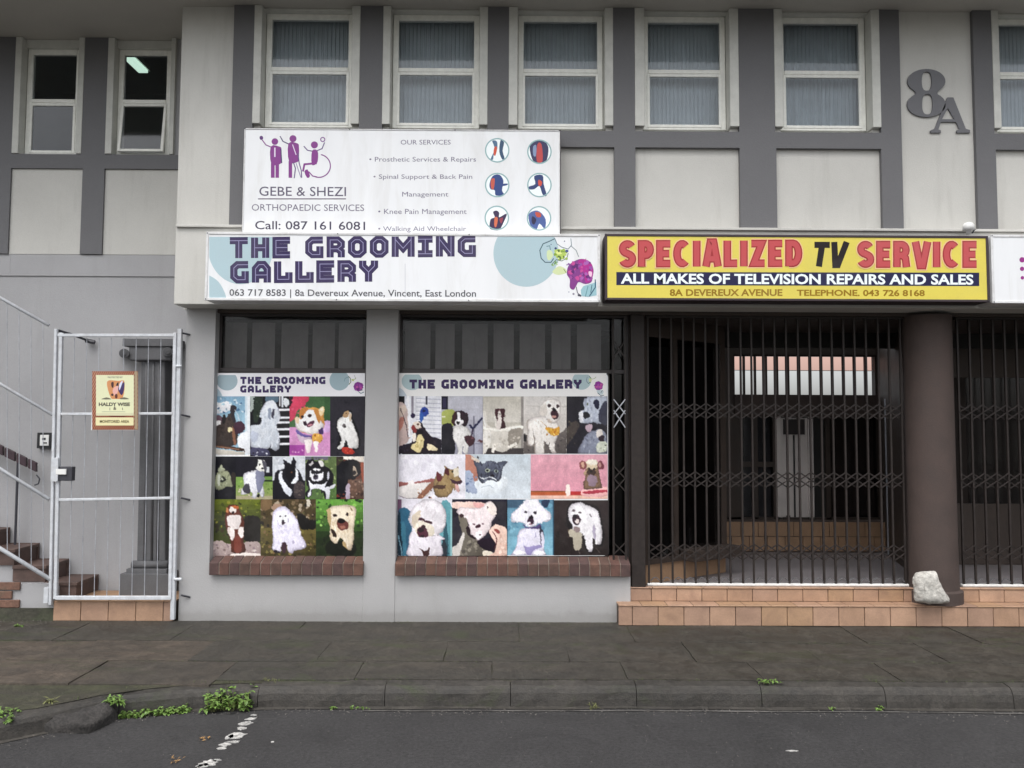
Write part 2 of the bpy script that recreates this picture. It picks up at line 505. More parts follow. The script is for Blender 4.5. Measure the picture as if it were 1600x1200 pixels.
                img[j0:j1, i0:i1][ins] = (np.array(c)[None,None,:]*np.clip(sh, .35, 1.3)[...,None])[ins]
        g = np.sqrt(img)
        ker = np.exp(-(np.arange(-4,5)/(2.1*soft))**2); ker /= ker.sum()
        def blur(q):
            for ax in (0, 1):
                pad = [(0,0)]*3; pad[ax] = (4,4)
                w_ = np.pad(q, pad, mode='edge'); q = sum(ker[i]*np.take(w_, range(i, i+q.shape[ax]), axis=ax) for i in range(9))
            return q
        b1 = blur(g); b2 = blur(blur(blur(b1)))
        g = np.clip(b1 + .6*(b1-b2), .02, .97)
        gm = g.mean(-1, keepdims=True); g = gm*.13 + g*.87
        g = np.clip(g - .045*np.sin(2*np.pi*g), .02, .97)          # the camera's crisp halos of a cheap enlargement
        g = g.reshape(ny, SS, nx, SS, 3).mean(axis=(1,3))
        r_ = np.random.RandomState(int(px0*7+py0))
        lum = r_.randn(ny, nx, 1)*.016
        def field(fy, fx, amp):
            q = r_.randn(ny//fy+3, nx//fx+3, 1)
            yy = np.arange(ny)/fy; xx = np.arange(nx)/fx; a0 = yy.astype(int); b0 = xx.astype(int); ty = (yy-a0)[:,None,None]; tx = (xx-b0)[None,:,None]
            return ((q[a0][:,b0]*(1-tx)+q[a0][:,b0+1]*tx)*(1-ty)+(q[a0+1][:,b0]*(1-tx)+q[a0+1][:,b0+1]*tx)*ty)*amp
        lo_ = field(4, 2, .016) + field(2, 2, .018) + field(11, 8, .035)
        g = np.clip(g*(1+lum+lo_)+ (lum+lo_)*.10, .02, .97)**2
        # ink cells: one small quad per sample
        U0 = np.array(R3)
        def proj(PX, PY):
            d = np.stack([(PX-800)/FPX, -(PY-600)/FPX, -np.ones_like(PX)], -1) @ U0.T
            t = s.Y/d[...,1]
            return d[...,0]*t, CAM_H+d[...,2]*t
        PX, PY = np.meshgrid(np.linspace(px0, px1, nx), np.linspace(py0, py1, ny))
        wx, wz = proj(PX, PY)
        V = np.stack([wx, np.full_like(wx, s.Y-STEP), wz], -1).reshape(-1, 3)
        idx = np.arange(nx*ny).reshape(ny, nx)
        F = np.stack([idx[:-1,:-1], idx[1:,:-1], idx[1:,1:], idx[:-1,1:]], -1).reshape(-1, 4)
        me = bpy.data.meshes.new(name)
        me.vertices.add(len(V)); me.vertices.foreach_set('co', V.ravel())
        me.loops.add(F.size); me.loops.foreach_set('vertex_index', F.ravel())
        me.polygons.add(len(F)); me.polygons.foreach_set('loop_start', np.arange(len(F))*4); 
        me.update(calc_edges=True)
        at = me.attributes.new('ink', 'FLOAT_COLOR', 'POINT')
        col = np.concatenate([g.reshape(-1,3), np.ones((nx*ny,1))], 1)
        at.data.foreach_set('color', col.ravel())
        me.materials.append(M['print'])
        o = bpy.data.objects.new(name, me)
        link(o, parent)
        return tag(o, **kw)
    def text(s, st, x0, x1, yt, yb, col, bold=0.0, shear=0.0, yb1=None):
        """a line of type fitted between x0 and x1, capitals from yt down to yb (yb1: baseline at the right end)"""
        polys, bx0, bx1 = font_polys(st, bold, shear)
        sx = (x1-x0)/(bx1-bx0); sy = (yb-yt)/CAPH; dy = 0 if yb1 is None else (yb1-yb)
        out = []
        for p in polys:
            out.append([(x0+(q[0]-bx0)*sx, yb - q[1]*sy + dy*(q[0]-bx0)/(bx1-bx0)) for q in p])
        s.raw(out, col); return s
    def block(s, st, x0, x1, yt, yb, col, inl=None, dy=0, wd=0.35, passes=None, gap=.14, GL=None, spc=.5):
        GL = GL or GLB
        tot = 0
        for ch in st: tot += (GL[ch][0] + gap if ch != ' ' else spc)
        tot -= gap
        H = yb-yt; k = (x1-x0)/tot; x = 0
        for pas in (passes or ((wd, col), (0.034, inl))):
            if pas[1] is None: continue
            x = 0
            for ch in st:
                if ch == ' ': x += spc; continue
                gw, strokes = GL[ch]
                for closed, pts in strokes:
                    pp = [(x0+(x+a_)*k, yb - b_*H + dy*(x+a_)/tot) for a_, b_ in pts]
                    s.lseg(pp, pas[0]*H, pas[1], closed)
                x += gw + gap
        return s
CAPH = 0.73
_fc = {}
def font_polys(st, bold=0, shear=0):
    key = (st, bold, shear)
    if key in _fc: return _fc[key]
    cu = bpy.data.curves.new('type', 'FONT'); cu.body = st; cu.resolution_u = 3
    cu.offset = bold; cu.shear = shear
    o = bpy.data.objects.new('type', cu); COL.objects.link(o)
    dg = bpy.context.evaluated_depsgraph_get()
    me = bpy.data.meshes.new_from_object(o.evaluated_get(dg))
    polys = [[(me.vertices[i].co.x, me.vertices[i].co.y) for i in p.vertices] for p in me.polygons]
    bpy.data.objects.remove(o); bpy.data.curves.remove(cu); bpy.data.meshes.remove(me)
    xs = [q[0] for p in polys for q in p]
    _fc[key] = (polys, min(xs), max(xs))
    return _fc[key]
_h = font_polys('H')[0]
CAPH = max(q[1] for p in _h for q in p)
lo, hi, c_ = .145, .855, .15
L_, R_ = .145, .615
GLB = {
 'T': (.76, [(0, [(0,hi),(.76,hi)]), (0, [(.38,hi),(.38,0)])]),
 'H': (.76, [(0, [(L_,0),(L_,1)]), (0, [(R_,0),(R_,1)]), (0, [(L_,.5),(R_,.5)])]),
 'E': (.74, [(0, [(.74,hi),(L_,hi),(L_,lo),(.74,lo)]), (0, [(L_,.5),(.64,.5)])]),
 'G': (.76, [(0, [(.74,hi),(L_+c_,hi),(L_,hi-c_),(L_,lo+c_),(L_+c_,lo),(R_,lo),(R_,.55)])]),
 'R': (.76, [(0, [(L_,0),(L_,hi),(R_-c_,hi),(R_,hi-c_),(R_,.56),(R_-c_,.42),(L_,.42)]), (0, [(R_-.16,.42),(R_,.28),(R_,0)])]),
 'O': (.78, [(1, [(L_+c_,hi),(L_,hi-c_),(L_,lo+c_),(L_+c_,lo),(.635-c_,lo),(.635,lo+c_),(.635,hi-c_),(.635-c_,hi)])]),
 'M': (.96, [(0, [(L_,0),(L_,1)]), (0, [(.815,0),(.815,1)]), (0, [(L_,hi),(.48,.42),(.815,hi)])]),
 'I': (.62, [(0, [(0,hi),(.62,hi)]), (0, [(0,lo),(.62,lo)]), (0, [(.31,hi),(.31,lo)])]),
 'N': (.78, [(0, [(L_,0),(L_,1)]), (0, [(.635,0),(.635,1)]), (0, [(L_,hi),(.635,lo)])]),
 'A': (.78, [(0, [(L_,0),(L_,hi-.2),(L_+c_,hi),(.635-c_,hi),(.635,hi-.2),(.635,0)]), (0, [(L_,.36),(.635,.36)])]),
 'L': (.74, [(0, [(L_,1),(L_,lo),(R_,lo),(R_,.48)])]),
 'Y': (.78, [(0, [(L_,1),(L_,.74),(.39,.46),(.635,.74),(.635,1)]), (0, [(.39,.5),(.39,0)])]),
}

def arcp(cx, cy, rx, ry, a0, a1, n=9):
    return [(cx+rx*math.cos(R(a0+(a1-a0)*i/(n-1))), cy+ry*math.sin(R(a0+(a1-a0)*i/(n-1)))) for i in range(n)]
q_ = .12
GLH = {   # heavy grotesque capitals, drawn as strokes
 'S': (.60, [(0, arcp(.31,.70,.175,.18,25,180,10)+arcp(.31,.70,.175,.18,200,265,4)+arcp(.31,.30,.185,.19,80,-20,6)+arcp(.31,.30,.185,.18,-35,-160,9))]),
 'P': (.56, [(0, [(q_,0),(q_,.88),(.28,.88)]+arcp(.28,.66,.16,.22,75,-75,7)+[(.28,.44),(q_,.44)])]),
 'E': (.52, [(0, [(.52,.88),(q_,.88),(q_,.12),(.52,.12)]), (0, [(q_,.5),(.48,.5)])]),
 'C': (.62, [(0, arcp(.32,.5,.2,.38,48,312,16))]),
 'I': (.24, [(0, [(.12,0),(.12,1)])]),
 'A': (.66, [(0, [(.10,0),(.27,.94),(.39,.94),(.56,0)]), (0, [(.19,.30),(.47,.30)])]),
 'L': (.50, [(0, [(q_,1),(q_,.12),(.50,.12)])]),
 'Z': (.56, [(0, [(.03,.88),(.42,.88),(.13,.12),(.54,.12)])]),
 'D': (.60, [(0, [(q_,.0),(q_,.88),(.27,.88)]+arcp(.27,.5,.21,.38,70,-70,9)+[(.27,.12),(q_,.12)])]),
 'R': (.60, [(0, [(q_,0),(q_,.88),(.30,.88)]+arcp(.30,.67,.16,.21,75,-75,7)+[(.30,.46),(q_,.46)]), (0, [(.33,.46),(.44,.34),(.48,0)])]),
 'V': (.64, [(0, [(.09,1),(.27,.06),(.37,.06),(.55,1)])]),
 'T': (.56, [(0, [(0,.88),(.56,.88)]), (0, [(.28,.88),(.28,0)])]),
}
GLV = {'T': (.62, [(0, [(.04,.88),(.66,.88)]), (0, [(.35,.88),(.22,0)])]), 'V': (.66, [(0, [(.16,1),(.20,.06),(.30,.06),(.66,1)])])}
def mixh(a_, b_, t):
    f = lambda h: [int(h.lstrip('#')[i:i+2],16) for i in (0,2,4)]
    return '#%02x%02x%02x' % tuple(int(x*(1-t)+y*t) for x, y in zip(f(a_), f(b_)))

# ================================================================== planes of the place (metres from the lens)
YU, YUB, YL, YW, YG = 6.75, 6.79, 6.95, 7.38, 7.0   # trim face, plaster face, shop wall, stair wing wall, sliding grilles
ZS = fz(11, YU, 870)          # underside of the eaves
ZB0, ZB1 = fz(230, YU, 1000), fz(204, YU, 870)   # grey band under the windows
ZL = fz(362, YU, 1075)        # top of the shop beam
ZC = 2.652                    # ceiling of the arcade
XE, XWEST = 9.0, -9.0
XP = fx(277, YU, 200)         # outer edge of the pale pier

bld = empty('shop_building', (0, 8, 0), 'two-storey grey plastered shop building with dark grey trim, shop windows and an open arcade', 'building')
def part(mb, name, m, parent=bld, **kw): return mb.build(name, M[m], parent, **kw)

# ---- upper wall, main block
win_px = [(396,408,549,562), (598,610,749,762), (795,809,945,958), (992,1007,1140,1154), (1210,1223,1362,1375), (1551,1562,1698,1710)]
wins = [[fx(p, YU, 110) for p in t] for t in win_px]
wz1 = ZS - 0.05
ZWB = ZB1 + 0.003             # bottom of the openings
mb = MB()
xs = [XP]
for t in wins:
    mb.box(xs[-1], t[1]-.012, YUB, 6.99, ZWB, ZS); xs.append(t[2]+.012)
mb.box(xs[-1], XE, YUB, 6.99, ZWB, ZS)
mb.box(XP, XE, YUB, 6.99, 2.9, ZWB)
part(mb, 'upper_wall', 'plaster')
# side return of the main block
part(MB().box(XP, XP+0.2, 6.99, YW+0.02, 2.68, ZS), 'side_wall', 'plaster')
# trim: bands between and below the windows, proud of the plaster
pr = [(fx(361,YU,215), wins[0][0]), (wins[0][3], wins[1][0]), (wins[1][3], wins[2][0]), (wins[2][3], wins[3][0]), (wins[3][3], wins[4][0]), (wins[4][3], fx(1409,YU,215)),
      (fx(1525,YU,215), wins[5][0]), (wins[5][3], wins[5][3]+0.3)]
for i, (x0, x1) in enumerate(pr):
    x0 -= 0.0; part(MB().box(x0, x1, YU, YUB, ZB1, ZS-0.002), 'trim_band', 'trim')
segs = [(fx(361,YU,215), fx(1409,YU,215)), (fx(1525,YU,215), 4.9)]
for x0, x1 in segs: part(MB().box(x0, x1, YU, YUB, ZB0, ZB1), 'trim_band', 'trim')
for a_, b_ in ((360,408), (562,599), (762,797), (960,993), (1156.5,1214), (1378.5,1411), (1527,1558)):
    part(MB().box(fx(a_,YU,300) if a_ not in (360, 1527) else fx({360:361,1527:1525}[a_],YU,215), fx(b_,YU,300) if b_ != 1411 else fx(1409,YU,215), YU, YUB, ZL+0.0, ZB0), 'trim_band', 'trim')
# beam over the shops, soffits, roof
XB = fx(273, 6.71, 420)
part(MB().box(XB, XE, 6.71, 6.99, 2.682, ZL-0.001), 'shop_beam', 'plaster', bevel=0.004, seg=1)
part(MB().box(fx(275,6.7,365), XE, 6.685, 6.75, ZL, ZL+0.022), 'beam_ledge', 'plaster', bevel=0.003, seg=1)
part(MB().box(XWEST, XE, 6.12, 7.5, ZS, ZS+0.16), 'eaves_soffit', 'soffit')
part(MB().box(XWEST, XP, 7.5, 7.56, ZS, ZS+0.5), 'leak_stop', 'dark')  # unseen strip added above the wing wall, stops light leaking into the stair room
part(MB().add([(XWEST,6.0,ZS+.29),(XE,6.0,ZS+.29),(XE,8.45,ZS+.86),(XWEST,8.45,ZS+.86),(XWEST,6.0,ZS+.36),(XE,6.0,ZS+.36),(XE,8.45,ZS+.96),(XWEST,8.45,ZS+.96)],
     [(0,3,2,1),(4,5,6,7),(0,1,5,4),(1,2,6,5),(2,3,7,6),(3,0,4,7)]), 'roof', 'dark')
part(MB().box(XWEST, XE, 6.04, 6.117, ZS-.02, ZS+.28), 'fascia_board', 'frame')
# rooms upstairs (dim) : back wall, party walls
part(MB().box(XP, XE, 8.25, 8.40, ZC+.03, ZS+.8).box(XP, XP+.2, YW+.02, 8.25, 2.68, ZS+.5).box(XE-.2, XE, 6.99, 8.25, 2.9, ZS), 'inner_wall', 'room')
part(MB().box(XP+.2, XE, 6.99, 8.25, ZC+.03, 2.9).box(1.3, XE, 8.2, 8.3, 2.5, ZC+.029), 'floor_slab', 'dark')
part(MB().box(XP+.2, XE-.2, 7.5, 8.25, ZS, ZS+.1), 'ceiling', 'room')

# ---- windows upstairs
def window(t, zt, zb, Yf, Yface, px0, tilt=False, blind=True, glass0=None, glass1=None, soft=0):
    """t = outer/inner edges of the jambs; frame sits back in the opening"""
    xl0, xl1, xr0, xr1 = t
    f = MB()
    fw = 0.048
    x0, x1 = (glass0, glass1) if glass0 else (xl1+0.004, xr0-0.004)
    zm = zb + (zt-zb)*0.505
    Yb = Yf + 0.05
    f.box(x0, x0+fw, Yf, Yb, zb, zt); f.box(x1-fw, x1, Yf, Yb, zb, zt)
    f.box(x0+fw, x1-fw, Yf+.001, Yb, zt-.05, zt); f.box(x0+fw, x1-fw, Yf+.001, Yb, zb, zb+.034)
    f.box(x0+fw, x1-fw, Yf-.004, Yb, zm-.013, zm+.024)
    wn = part(f, 'window', 'frame', bevel=0.004, seg=1)
    for xa, xb in ((xl0, xl1), (xr0, xr1)):
        MB().box(xa, xb, Yface-.007, Yf+.06, zb-.012, ZS-.003).build('jamb', M['jamb'], wn, bevel=0.003, seg=1)
    MB().box(xl1, xr0, Yface+.05, Yf+.06, zt, ZS-.003).build('head', M['jamb'], wn)
    # upper and lower sash
    s = MB(); e = 0.026
    a0, a1, b0, b1 = x0+fw-.012, x1-fw+.012, zb+.02, zm-.015
    s.box(a0, a0+e, 0, .03, b0-zm, b1-zm).box(a1-e, a1, 0, .03, b0-zm, b1-zm).box(a0+e, a1-e, .001, .03, b0-zm, b0-zm+e).box(a0+e, a1-e, .001, .03, b1-zm-e, b1-zm)
    so_ = s.build('sash', M['frame'], wn, bevel=0.003, seg=1, loc=(0, Yf-.006, zm))
    g = MB().box(a0+e, a1-e, .012, .016, b0-zm+e, b1-zm-e).build('pane', M['glass'], wn, loc=(0, Yf-.006, zm))
    if tilt:
        so_.rotation_euler = (R(-6.5), 0, 0); g.rotation_euler = (R(-6.5), 0, 0)
    MB().box(x0+fw, x1-fw, Yf+.02, Yf+.024, zm+.024, zt-.05).build('pane', M['glass'], wn)
    if blind:
        # vertical cloth blind: pleated, one sheet
        n = 44 if soft == 0 else 22
        amp = 0.003 if soft == 0 else 0.012
        vs, fs = [], []
        for i in range(n*2+1):
            x = x0 + (x1-x0)*i/(n*2)
            y = Yf + .12 + (amp if i % 2 else -amp) + 0.004*math.sin(i*1.7)
            vs += [(x, y, zb-.05), (x, y, zt+.02)]
        for i in range(n*2): fs.append((i*2, i*2+2, i*2+3, i*2+1))
        MB().add(vs, fs).build('blind', M['blind'], wn)
    return wn
zt_w = fz(25, 6.87, 870)
zb_w = fz(202, 6.87, 870)
for i, t in enumerate(wins):
    window(t, zt_w, zb_w, 6.865, YU, 0, soft=1 if i == 4 else 0)

# ---- stair wing (set back)
bld_w = XWEST
lw = [[fx(p, YW-.03, 150) for p in (22,32,121,130)], [fx(p, YW-.03, 150) for p in (167,177,266,273)]]
zb2 = fz(241, YW, 150)
part(MB().box(XWEST, lw[0][1]-.012, YW, YW+.2, zb2, ZS).box(lw[0][2]+.012, lw[1][1]-.012, YW, YW+.2, zb2, ZS).box(lw[1][2]+.012, XP, YW, YW+.2, zb2, ZS).box(XWEST, XP, YW, YW+.2, -.1, zb2), 'stair_wing_wall', 'plaster2')
zf = fz(243, YW, 150); zg = fz(265, YW, 150); zh = fz(398, YW, 150)
for x0, x1 in ((fx(-60,YW,200), lw[0][0]), (lw[0][3], lw[1][0])):
    part(MB().box(x0, x1, YW-.03, YW, zf, ZS-.002), 'trim_band', 'trim')
part(MB().box(fx(-300,YW,250), XP-.002, YW-.03, YW, zg, zf), 'trim_band', 'trim')
for a_, b_ in ((-120,17.5), (129.5,163.5)):
    part(MB().box(fx(a_,YW,330), fx(b_,YW,330), YW-.03, YW, zh, zg), 'trim_band', 'trim')
part(MB().box(XWEST, fx(17.5,YW,410), YW-.012, YW, fz(432,YW,150), zh).box(fx(17.5,YW,410), XP, YW-.012, YW, fz(432,YW,150), zh-.003), 'plaster_band', 'plaster2', bevel=0.002, seg=1)
for x0, x1 in ((fx(17.5,YW,330), fx(129.5,YW,330)), (fx(163.5,YW,330), XP-.004)):
    part(MB().box(x0+.001, x1-.001, YW-.010, YW, zh+.001, zg-.002), 'wall_panel', 'plaster')
for i, t in enumerate(lw):
    window(t, fz(78, YW+.06, 150), zb2+.006, YW+.055, YW-.03, 0, tilt=(i == 1), blind=False,
           glass0=fx((41,184)[i], YW+.05, 150), glass1=fx((130,272)[i], YW+.05, 150)-.03)
part(MB().box(XWEST, XP, 9.6, 9.7, 2.6, ZS+.5).box(XWEST, XP, YW+.2, 9.6, 2.5, 2.6).box(XWEST-.1, XWEST, YW, 9.7, 2.5, ZS).box(XWEST, XP, 7.56, 9.6, ZS+.42, ZS+.46).box(XP-.01, XP+.0, 8.2, 9.6, 2.6, ZS+.5), 'stair_room', 'room')
# lit ceiling lamp inside
la = U(191, 92, 7.95); lb = U(231, 122, 8.9)
lam = empty('ceiling_lamp', (la.x, 8.3, ZS-.1), 'lit fluorescent ceiling lamp seen through the open left wing window', 'ceiling lamp')
zl = ZS + .22
p0 = Vector((-3.86, 7.85, zl)); p1 = Vector((-3.86, 7.85, zl))
def onz(px, py, z):
    d = ray(px, py); t = (z-CAM_H)/d.z
    return Vector((d.x*t, d.y*t, z))
q0 = onz(199, 90, zl); q1 = onz(224, 114, zl)
dd = (q1-q0); dn = dd.normalized(); sd_ = Vector((-dn.y, dn.x, 0))
m1 = MB(); m2 = MB()
c4 = [q0+sd_*.05, q0-sd_*.05, q1-sd_*.05, q1+sd_*.05]
m1.prismz([(p.x, p.y) for p in c4], zl, zl+.03)
c5 = [q0+sd_*.065-dn*.03, q0-sd_*.065-dn*.03, q1-sd_*.065+dn*.03, q1+sd_*.065+dn*.03]
m2.prismz([(p.x, p.y) for p in c5], zl+.03, zl+.09)
m1.build('diffuser', M['tube'], lam); m2.build('lamp_tray', M['frame'], lam)

# ---- shop walls, ground floor
XA, XBx = fx(286, YL, 700), fx(985, YL, 900)
l0, l1 = fx(333, YL, 650), fx(570.5, YL, 650)
r0, r1 = fx(621, YL, 650), fx(985, YL, 650)
zsill = .40
mb = MB().box(XA, l0, YL, 7.2, -.1, 2.682).box(l1, r0, YL, 7.2, -.1, 2.682).box(l0, l1, YL, 7.2, -.1, zsill).box(r0, XBx, YL, 7.2, -.1, zsill)
part(mb, 'shop_wall', 'plaster3')
part(MB().box(l1+.003, r0-.003, YL-.006, YL, -.1, 2.681), 'pier_face', 'plaster3', bevel=.003, seg=1)
part(MB().box(XA, XA+.2, 7.2, YW, -.1, 2.682), 'side_wall', 'plaster2')
ztop = fz(487, YL, 640)
# brick sills
zf1, zf0 = fz(880.5, 6.90, 640), fz(900, 6.90, 640)
bw = 0.078
br = MB().add([(0,0,0),(bw,0,0),(bw,.17,.04),(0,.17,.04),(0,0,zf1-zf0),(bw,0,zf1-zf0),(bw,.17,zf1-zf0+.05),(0,.17,zf1-zf0+.05)],
     [(0,3,2,1),(4,5,6,7),(0,1,5,4),(1,2,6,5),(2,3,7,6),(3,0,4,7)])
brm = [mat('sill brick %s' % n, c, 0.75, 0.3, 14, 0.2, 90, 0.3, 90) for n, c in (('red', (.105,.052,.040)), ('brown', (.092,.052,.040)), ('purple', (.078,.044,.040)), ('orange', (.12,.062,.044)))]
brmesh = []
for m_ in brm: brmesh.append(bevelled(br, 'sill_brick', m_, 0.004))
def sill(x0, x1):
    s = MB().add([(x0+.004,6.906,zf0+.004),(x1-.004,6.906,zf0+.004),(x1-.004,7.08,zf0+.02),(x0+.004,7.08,zf0+.02),(x0+.004,6.906,zf1-.004),(x1-.004,6.906,zf1-.004),(x1-.004,7.08,zf1+.046),(x0+.004,7.08,zf1+.046)],
       [(0,3,2,1),(4,5,6,7),(0,1,5,4),(1,2,6,5),(2,3,7,6),(3,0,4,7)]).build('window_sill', M['mortar'], bld)
    n = round((x1-x0)/(bw+.0085)); st = (x1-x0)/n
    for i in range(n):
        o = bpy.data.objects.new('brick', rnd.choice(brmesh))
        o.location = (x0+i*st+.002, 6.90+rnd.uniform(-.002,.002), zf0+rnd.uniform(-.002,.002))
        o.scale = ((st-.0065)/bw, 1, 1)
        link(o, s)
sill(fx(326, 6.9, 890), fx(568, 6.9, 890)); sill(fx(617, 6.9, 890), fx(986, 6.9, 890))

# ---- shopfronts behind the posters
def shopfront(x0, x1, name, ncur, pxs):
    zt = 2.66
    f = MB().box(x0, x0+.02, 7.05, 7.10, .5, zt).box(x1-.02, x1, 7.05, 7.10, .5, zt).box(x0+.02, x1-.02, 7.051, 7.10, zt-.03, zt).box(x0+.02, x1-.02, 7.051, 7.10, .5, .53)
    zt2 = fz(580, 7.05, 640)
    f.box(x0+.02, x1-.02, 7.046, 7.10, zt2-.015, zt2+.022)
    s = part(f, 'shop_window', 'shopframe', bevel=.003, seg=1)
    MB().box(x0+.02, x1-.02, 7.07, 7.075, zt2+.022, zt-.03).build('pane', M['glass_dark'], s)
    MB().box(x0+.02, x1-.02, 7.07, 7.075, .53, zt2-.015).build('pane', M['glass_dark'], s)
    for (a_, b_) in pxs:
        xa, xb = fx(a_, 7.22, 530), fx(b_, 7.22, 530)
        n = 8; vs, fs = [], []
        for i in range(n+1):
            vs += [(xa+(xb-xa)*i/n, 7.24+.015*abs(i-n/2)/(n/2)+(-.012 if i == n//2 else 0), 1.9), (xa+(xb-xa)*i/n, 7.24+.015*abs(i-n/2)/(n/2), 2.6)]
        for i in range(n): fs.append((i*2, i*2+2, i*2+3, i*2+1))
        MB().add(vs, fs).build('blind_strip', M['curtain'], s)
shopfront(l0, l1, 'l', 5, [(340,384),(392,428),(438,480),(487,522),(528,566)])
shopfront(r0, r1, 'r', 7, [(632,672),(680,710),(722,762),(771,803),(812,852),(862,892),(902,940)])
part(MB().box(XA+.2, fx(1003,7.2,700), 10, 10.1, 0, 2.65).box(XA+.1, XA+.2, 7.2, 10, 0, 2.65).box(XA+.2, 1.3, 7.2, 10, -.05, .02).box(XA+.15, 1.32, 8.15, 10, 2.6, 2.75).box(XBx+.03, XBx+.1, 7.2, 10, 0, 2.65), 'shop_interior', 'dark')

# ---- arcade: floor, side walls, display bay, back wall, ceiling
FZ = fz(917, 6.99, 1200)       # arcade floor height
part(MB().prismz([(fx(985,7,900), 6.99), (6.5, 6.99), (6.5, 12.5), (1.2, 12.5)], 0.0, FZ-.012), 'arcade_floor', 'floor')
part(MB().box(XP+.2, XE, 6.99, 8.2, ZC, ZC+.029), 'arcade_ceiling', 'brown')
bx0, by0 = fx(1003, 7.12, 700), 7.12
bx1, by1 = 2.10, 7.76
dirb = Vector((bx1-bx0, by1-by0, 0)); Lb = dirb.length; dirb.normalize(); nb = Vector((dirb.y, -dirb.x, 0))
def bay_box(t0, t1, d0, d1, z0, z1):
    a_ = Vector((bx0, by0, 0)); P = [a_+dirb*t0+nb*d0, a_+dirb*t1+nb*d0, a_+dirb*t1+nb*d1, a_+dirb*t0+nb*d1]
    return [(p.x, p.y) for p in P], z0, z1
def bay(parts_, name, m, parent=bld, bevel=0.0):
    mb = MB()
    for p in parts_: mb.prismz(*bay_box(*p))
    return part(mb, name, m, parent=parent, bevel=bevel, seg=1)
zbf = FZ + .16
bay([(0, Lb, 0, -.08, FZ-.01, zbf)], 'bay_plinth', 'tile2')
bw_ = bay([(0,.05,.02,-.05,zbf,ZC), (Lb-.055,Lb,.02,-.05,zbf,ZC), (.05,Lb-.055,.021,-.049,zbf,zbf+.05), (.05,Lb-.055,.021,-.049,2.48,ZC), (.4,.44,.022,-.048,zbf+.05,2.48)], 'display_window', 'brown')
g_ = bay([(.05,.40,0,-.006,zbf+.05,2.48), (.44,Lb-.055,0,-.006,zbf+.05,2.48)], 'pane', 'glass_dark', bw_)
bay([(Lb-.62, Lb+.04, .16, -.02, zbf+.0, zbf+.10)], 'bay_ledge', 'brown', bevel=.006)
part(MB().box(bx1-.1, bx1, by1, 9.3, FZ-.01, ZC), 'bay_side_wall', 'brown')
part(MB().box(1.3, bx1-.1, 8.6, 8.7, FZ-.01, ZC), 'bay_back_wall', 'dark')
# wall of window two's end
part(MB().box(XBx-.0, XBx+.02, 7.06, 10, zsill, ZC).box(XBx-.05, XBx+.02, 7.06, 7.12, 0, zsill), 'end_wall', 'brown')
# right side wall (leans in) and the far shop
XR0, XR1 = fx(1378, 9.3, 700), 3.72
part(MB().prismz([(XR1, 7.25), (XR1+.12, 7.25), (XR0+.12, 9.4), (XR0, 9.4)], FZ-.01, ZC), 'arcade_side_wall', 'brown')
# pale downpipe on it
dpx = fx(1386, 8.9, 700)
part(MB().tube((dpx-.02, 8.85, FZ), (dpx-.02, 8.85, 2.0), .022), 'downpipe', 'thin')
YBK = 9.3
z_cl0, z_cl1 = fz(617, YBK, 1260), fz(554, YBK, 1260)
xw0, xw1 = fx(1146, YBK, 585), fx(1371, YBK, 585)
z_l = fz(651, YBK, 1260)
bk = MB().box(1.0, xw0, YBK, YBK+.15, FZ-.01, ZC).box(xw1, 6.6, YBK, YBK+.15, FZ-.01, ZC).box(xw0, xw1, YBK, YBK+.15, z_cl1, ZC)
part(bk, 'arcade_back_wall', 'brown')
part(MB().box(xw0, xw1, YBK-.04, YBK+.15, z_l, z_cl0), 'transom_beam', 'column', bevel=.004, seg=1)
mb = MB()
cw = part(MB().box(xw0, xw0+.02, YBK+.02, YBK+.07, z_cl0, z_cl1).box(xw1-.02, xw1, YBK+.02, YBK+.07, z_cl0, z_cl1).box(xw0+.02, xw1-.02, YBK+.02, YBK+.07, z_cl1-.02, z_cl1), 'clerestory_window', 'brown')
for k in range(13):
    x = xw0 + (xw1-xw0)*(k+.0)/13
    if k: MB().box(x-.011, x+.011, YBK+.01, YBK+.05, z_cl0, z_cl1-.02).build('mullion', M['brown'], cw)
m_pink = bpy.data.materials.new('pink corrugated roof light'); m_pink.use_nodes = True
_n = m_pink.node_tree; _n.nodes.clear(); _o = _n.nodes.new('ShaderNodeOutputMaterial'); _t = _n.nodes.new('ShaderNodeBsdfTransparent'); _t.inputs[0].default_value = (1.0, .80, .74, 1); _n.links.new(_t.outputs[0], _o.inputs[0])
M['pink'] = m_pink
MB().box(xw0+.02, xw1-.02, YBK+.08, YBK+.084, z_cl0+(z_cl1-z_cl0)*.62, z_cl1-.02).build('tinted_pane', m_pink, cw)
MB().box(xw0+.02, xw1-.02, YBK+.06, YBK+.075, z_cl0+(z_cl1-z_cl0)*.62-.006, z_cl0+(z_cl1-z_cl0)*.62).build('glazing_bar', M['alu'], cw)
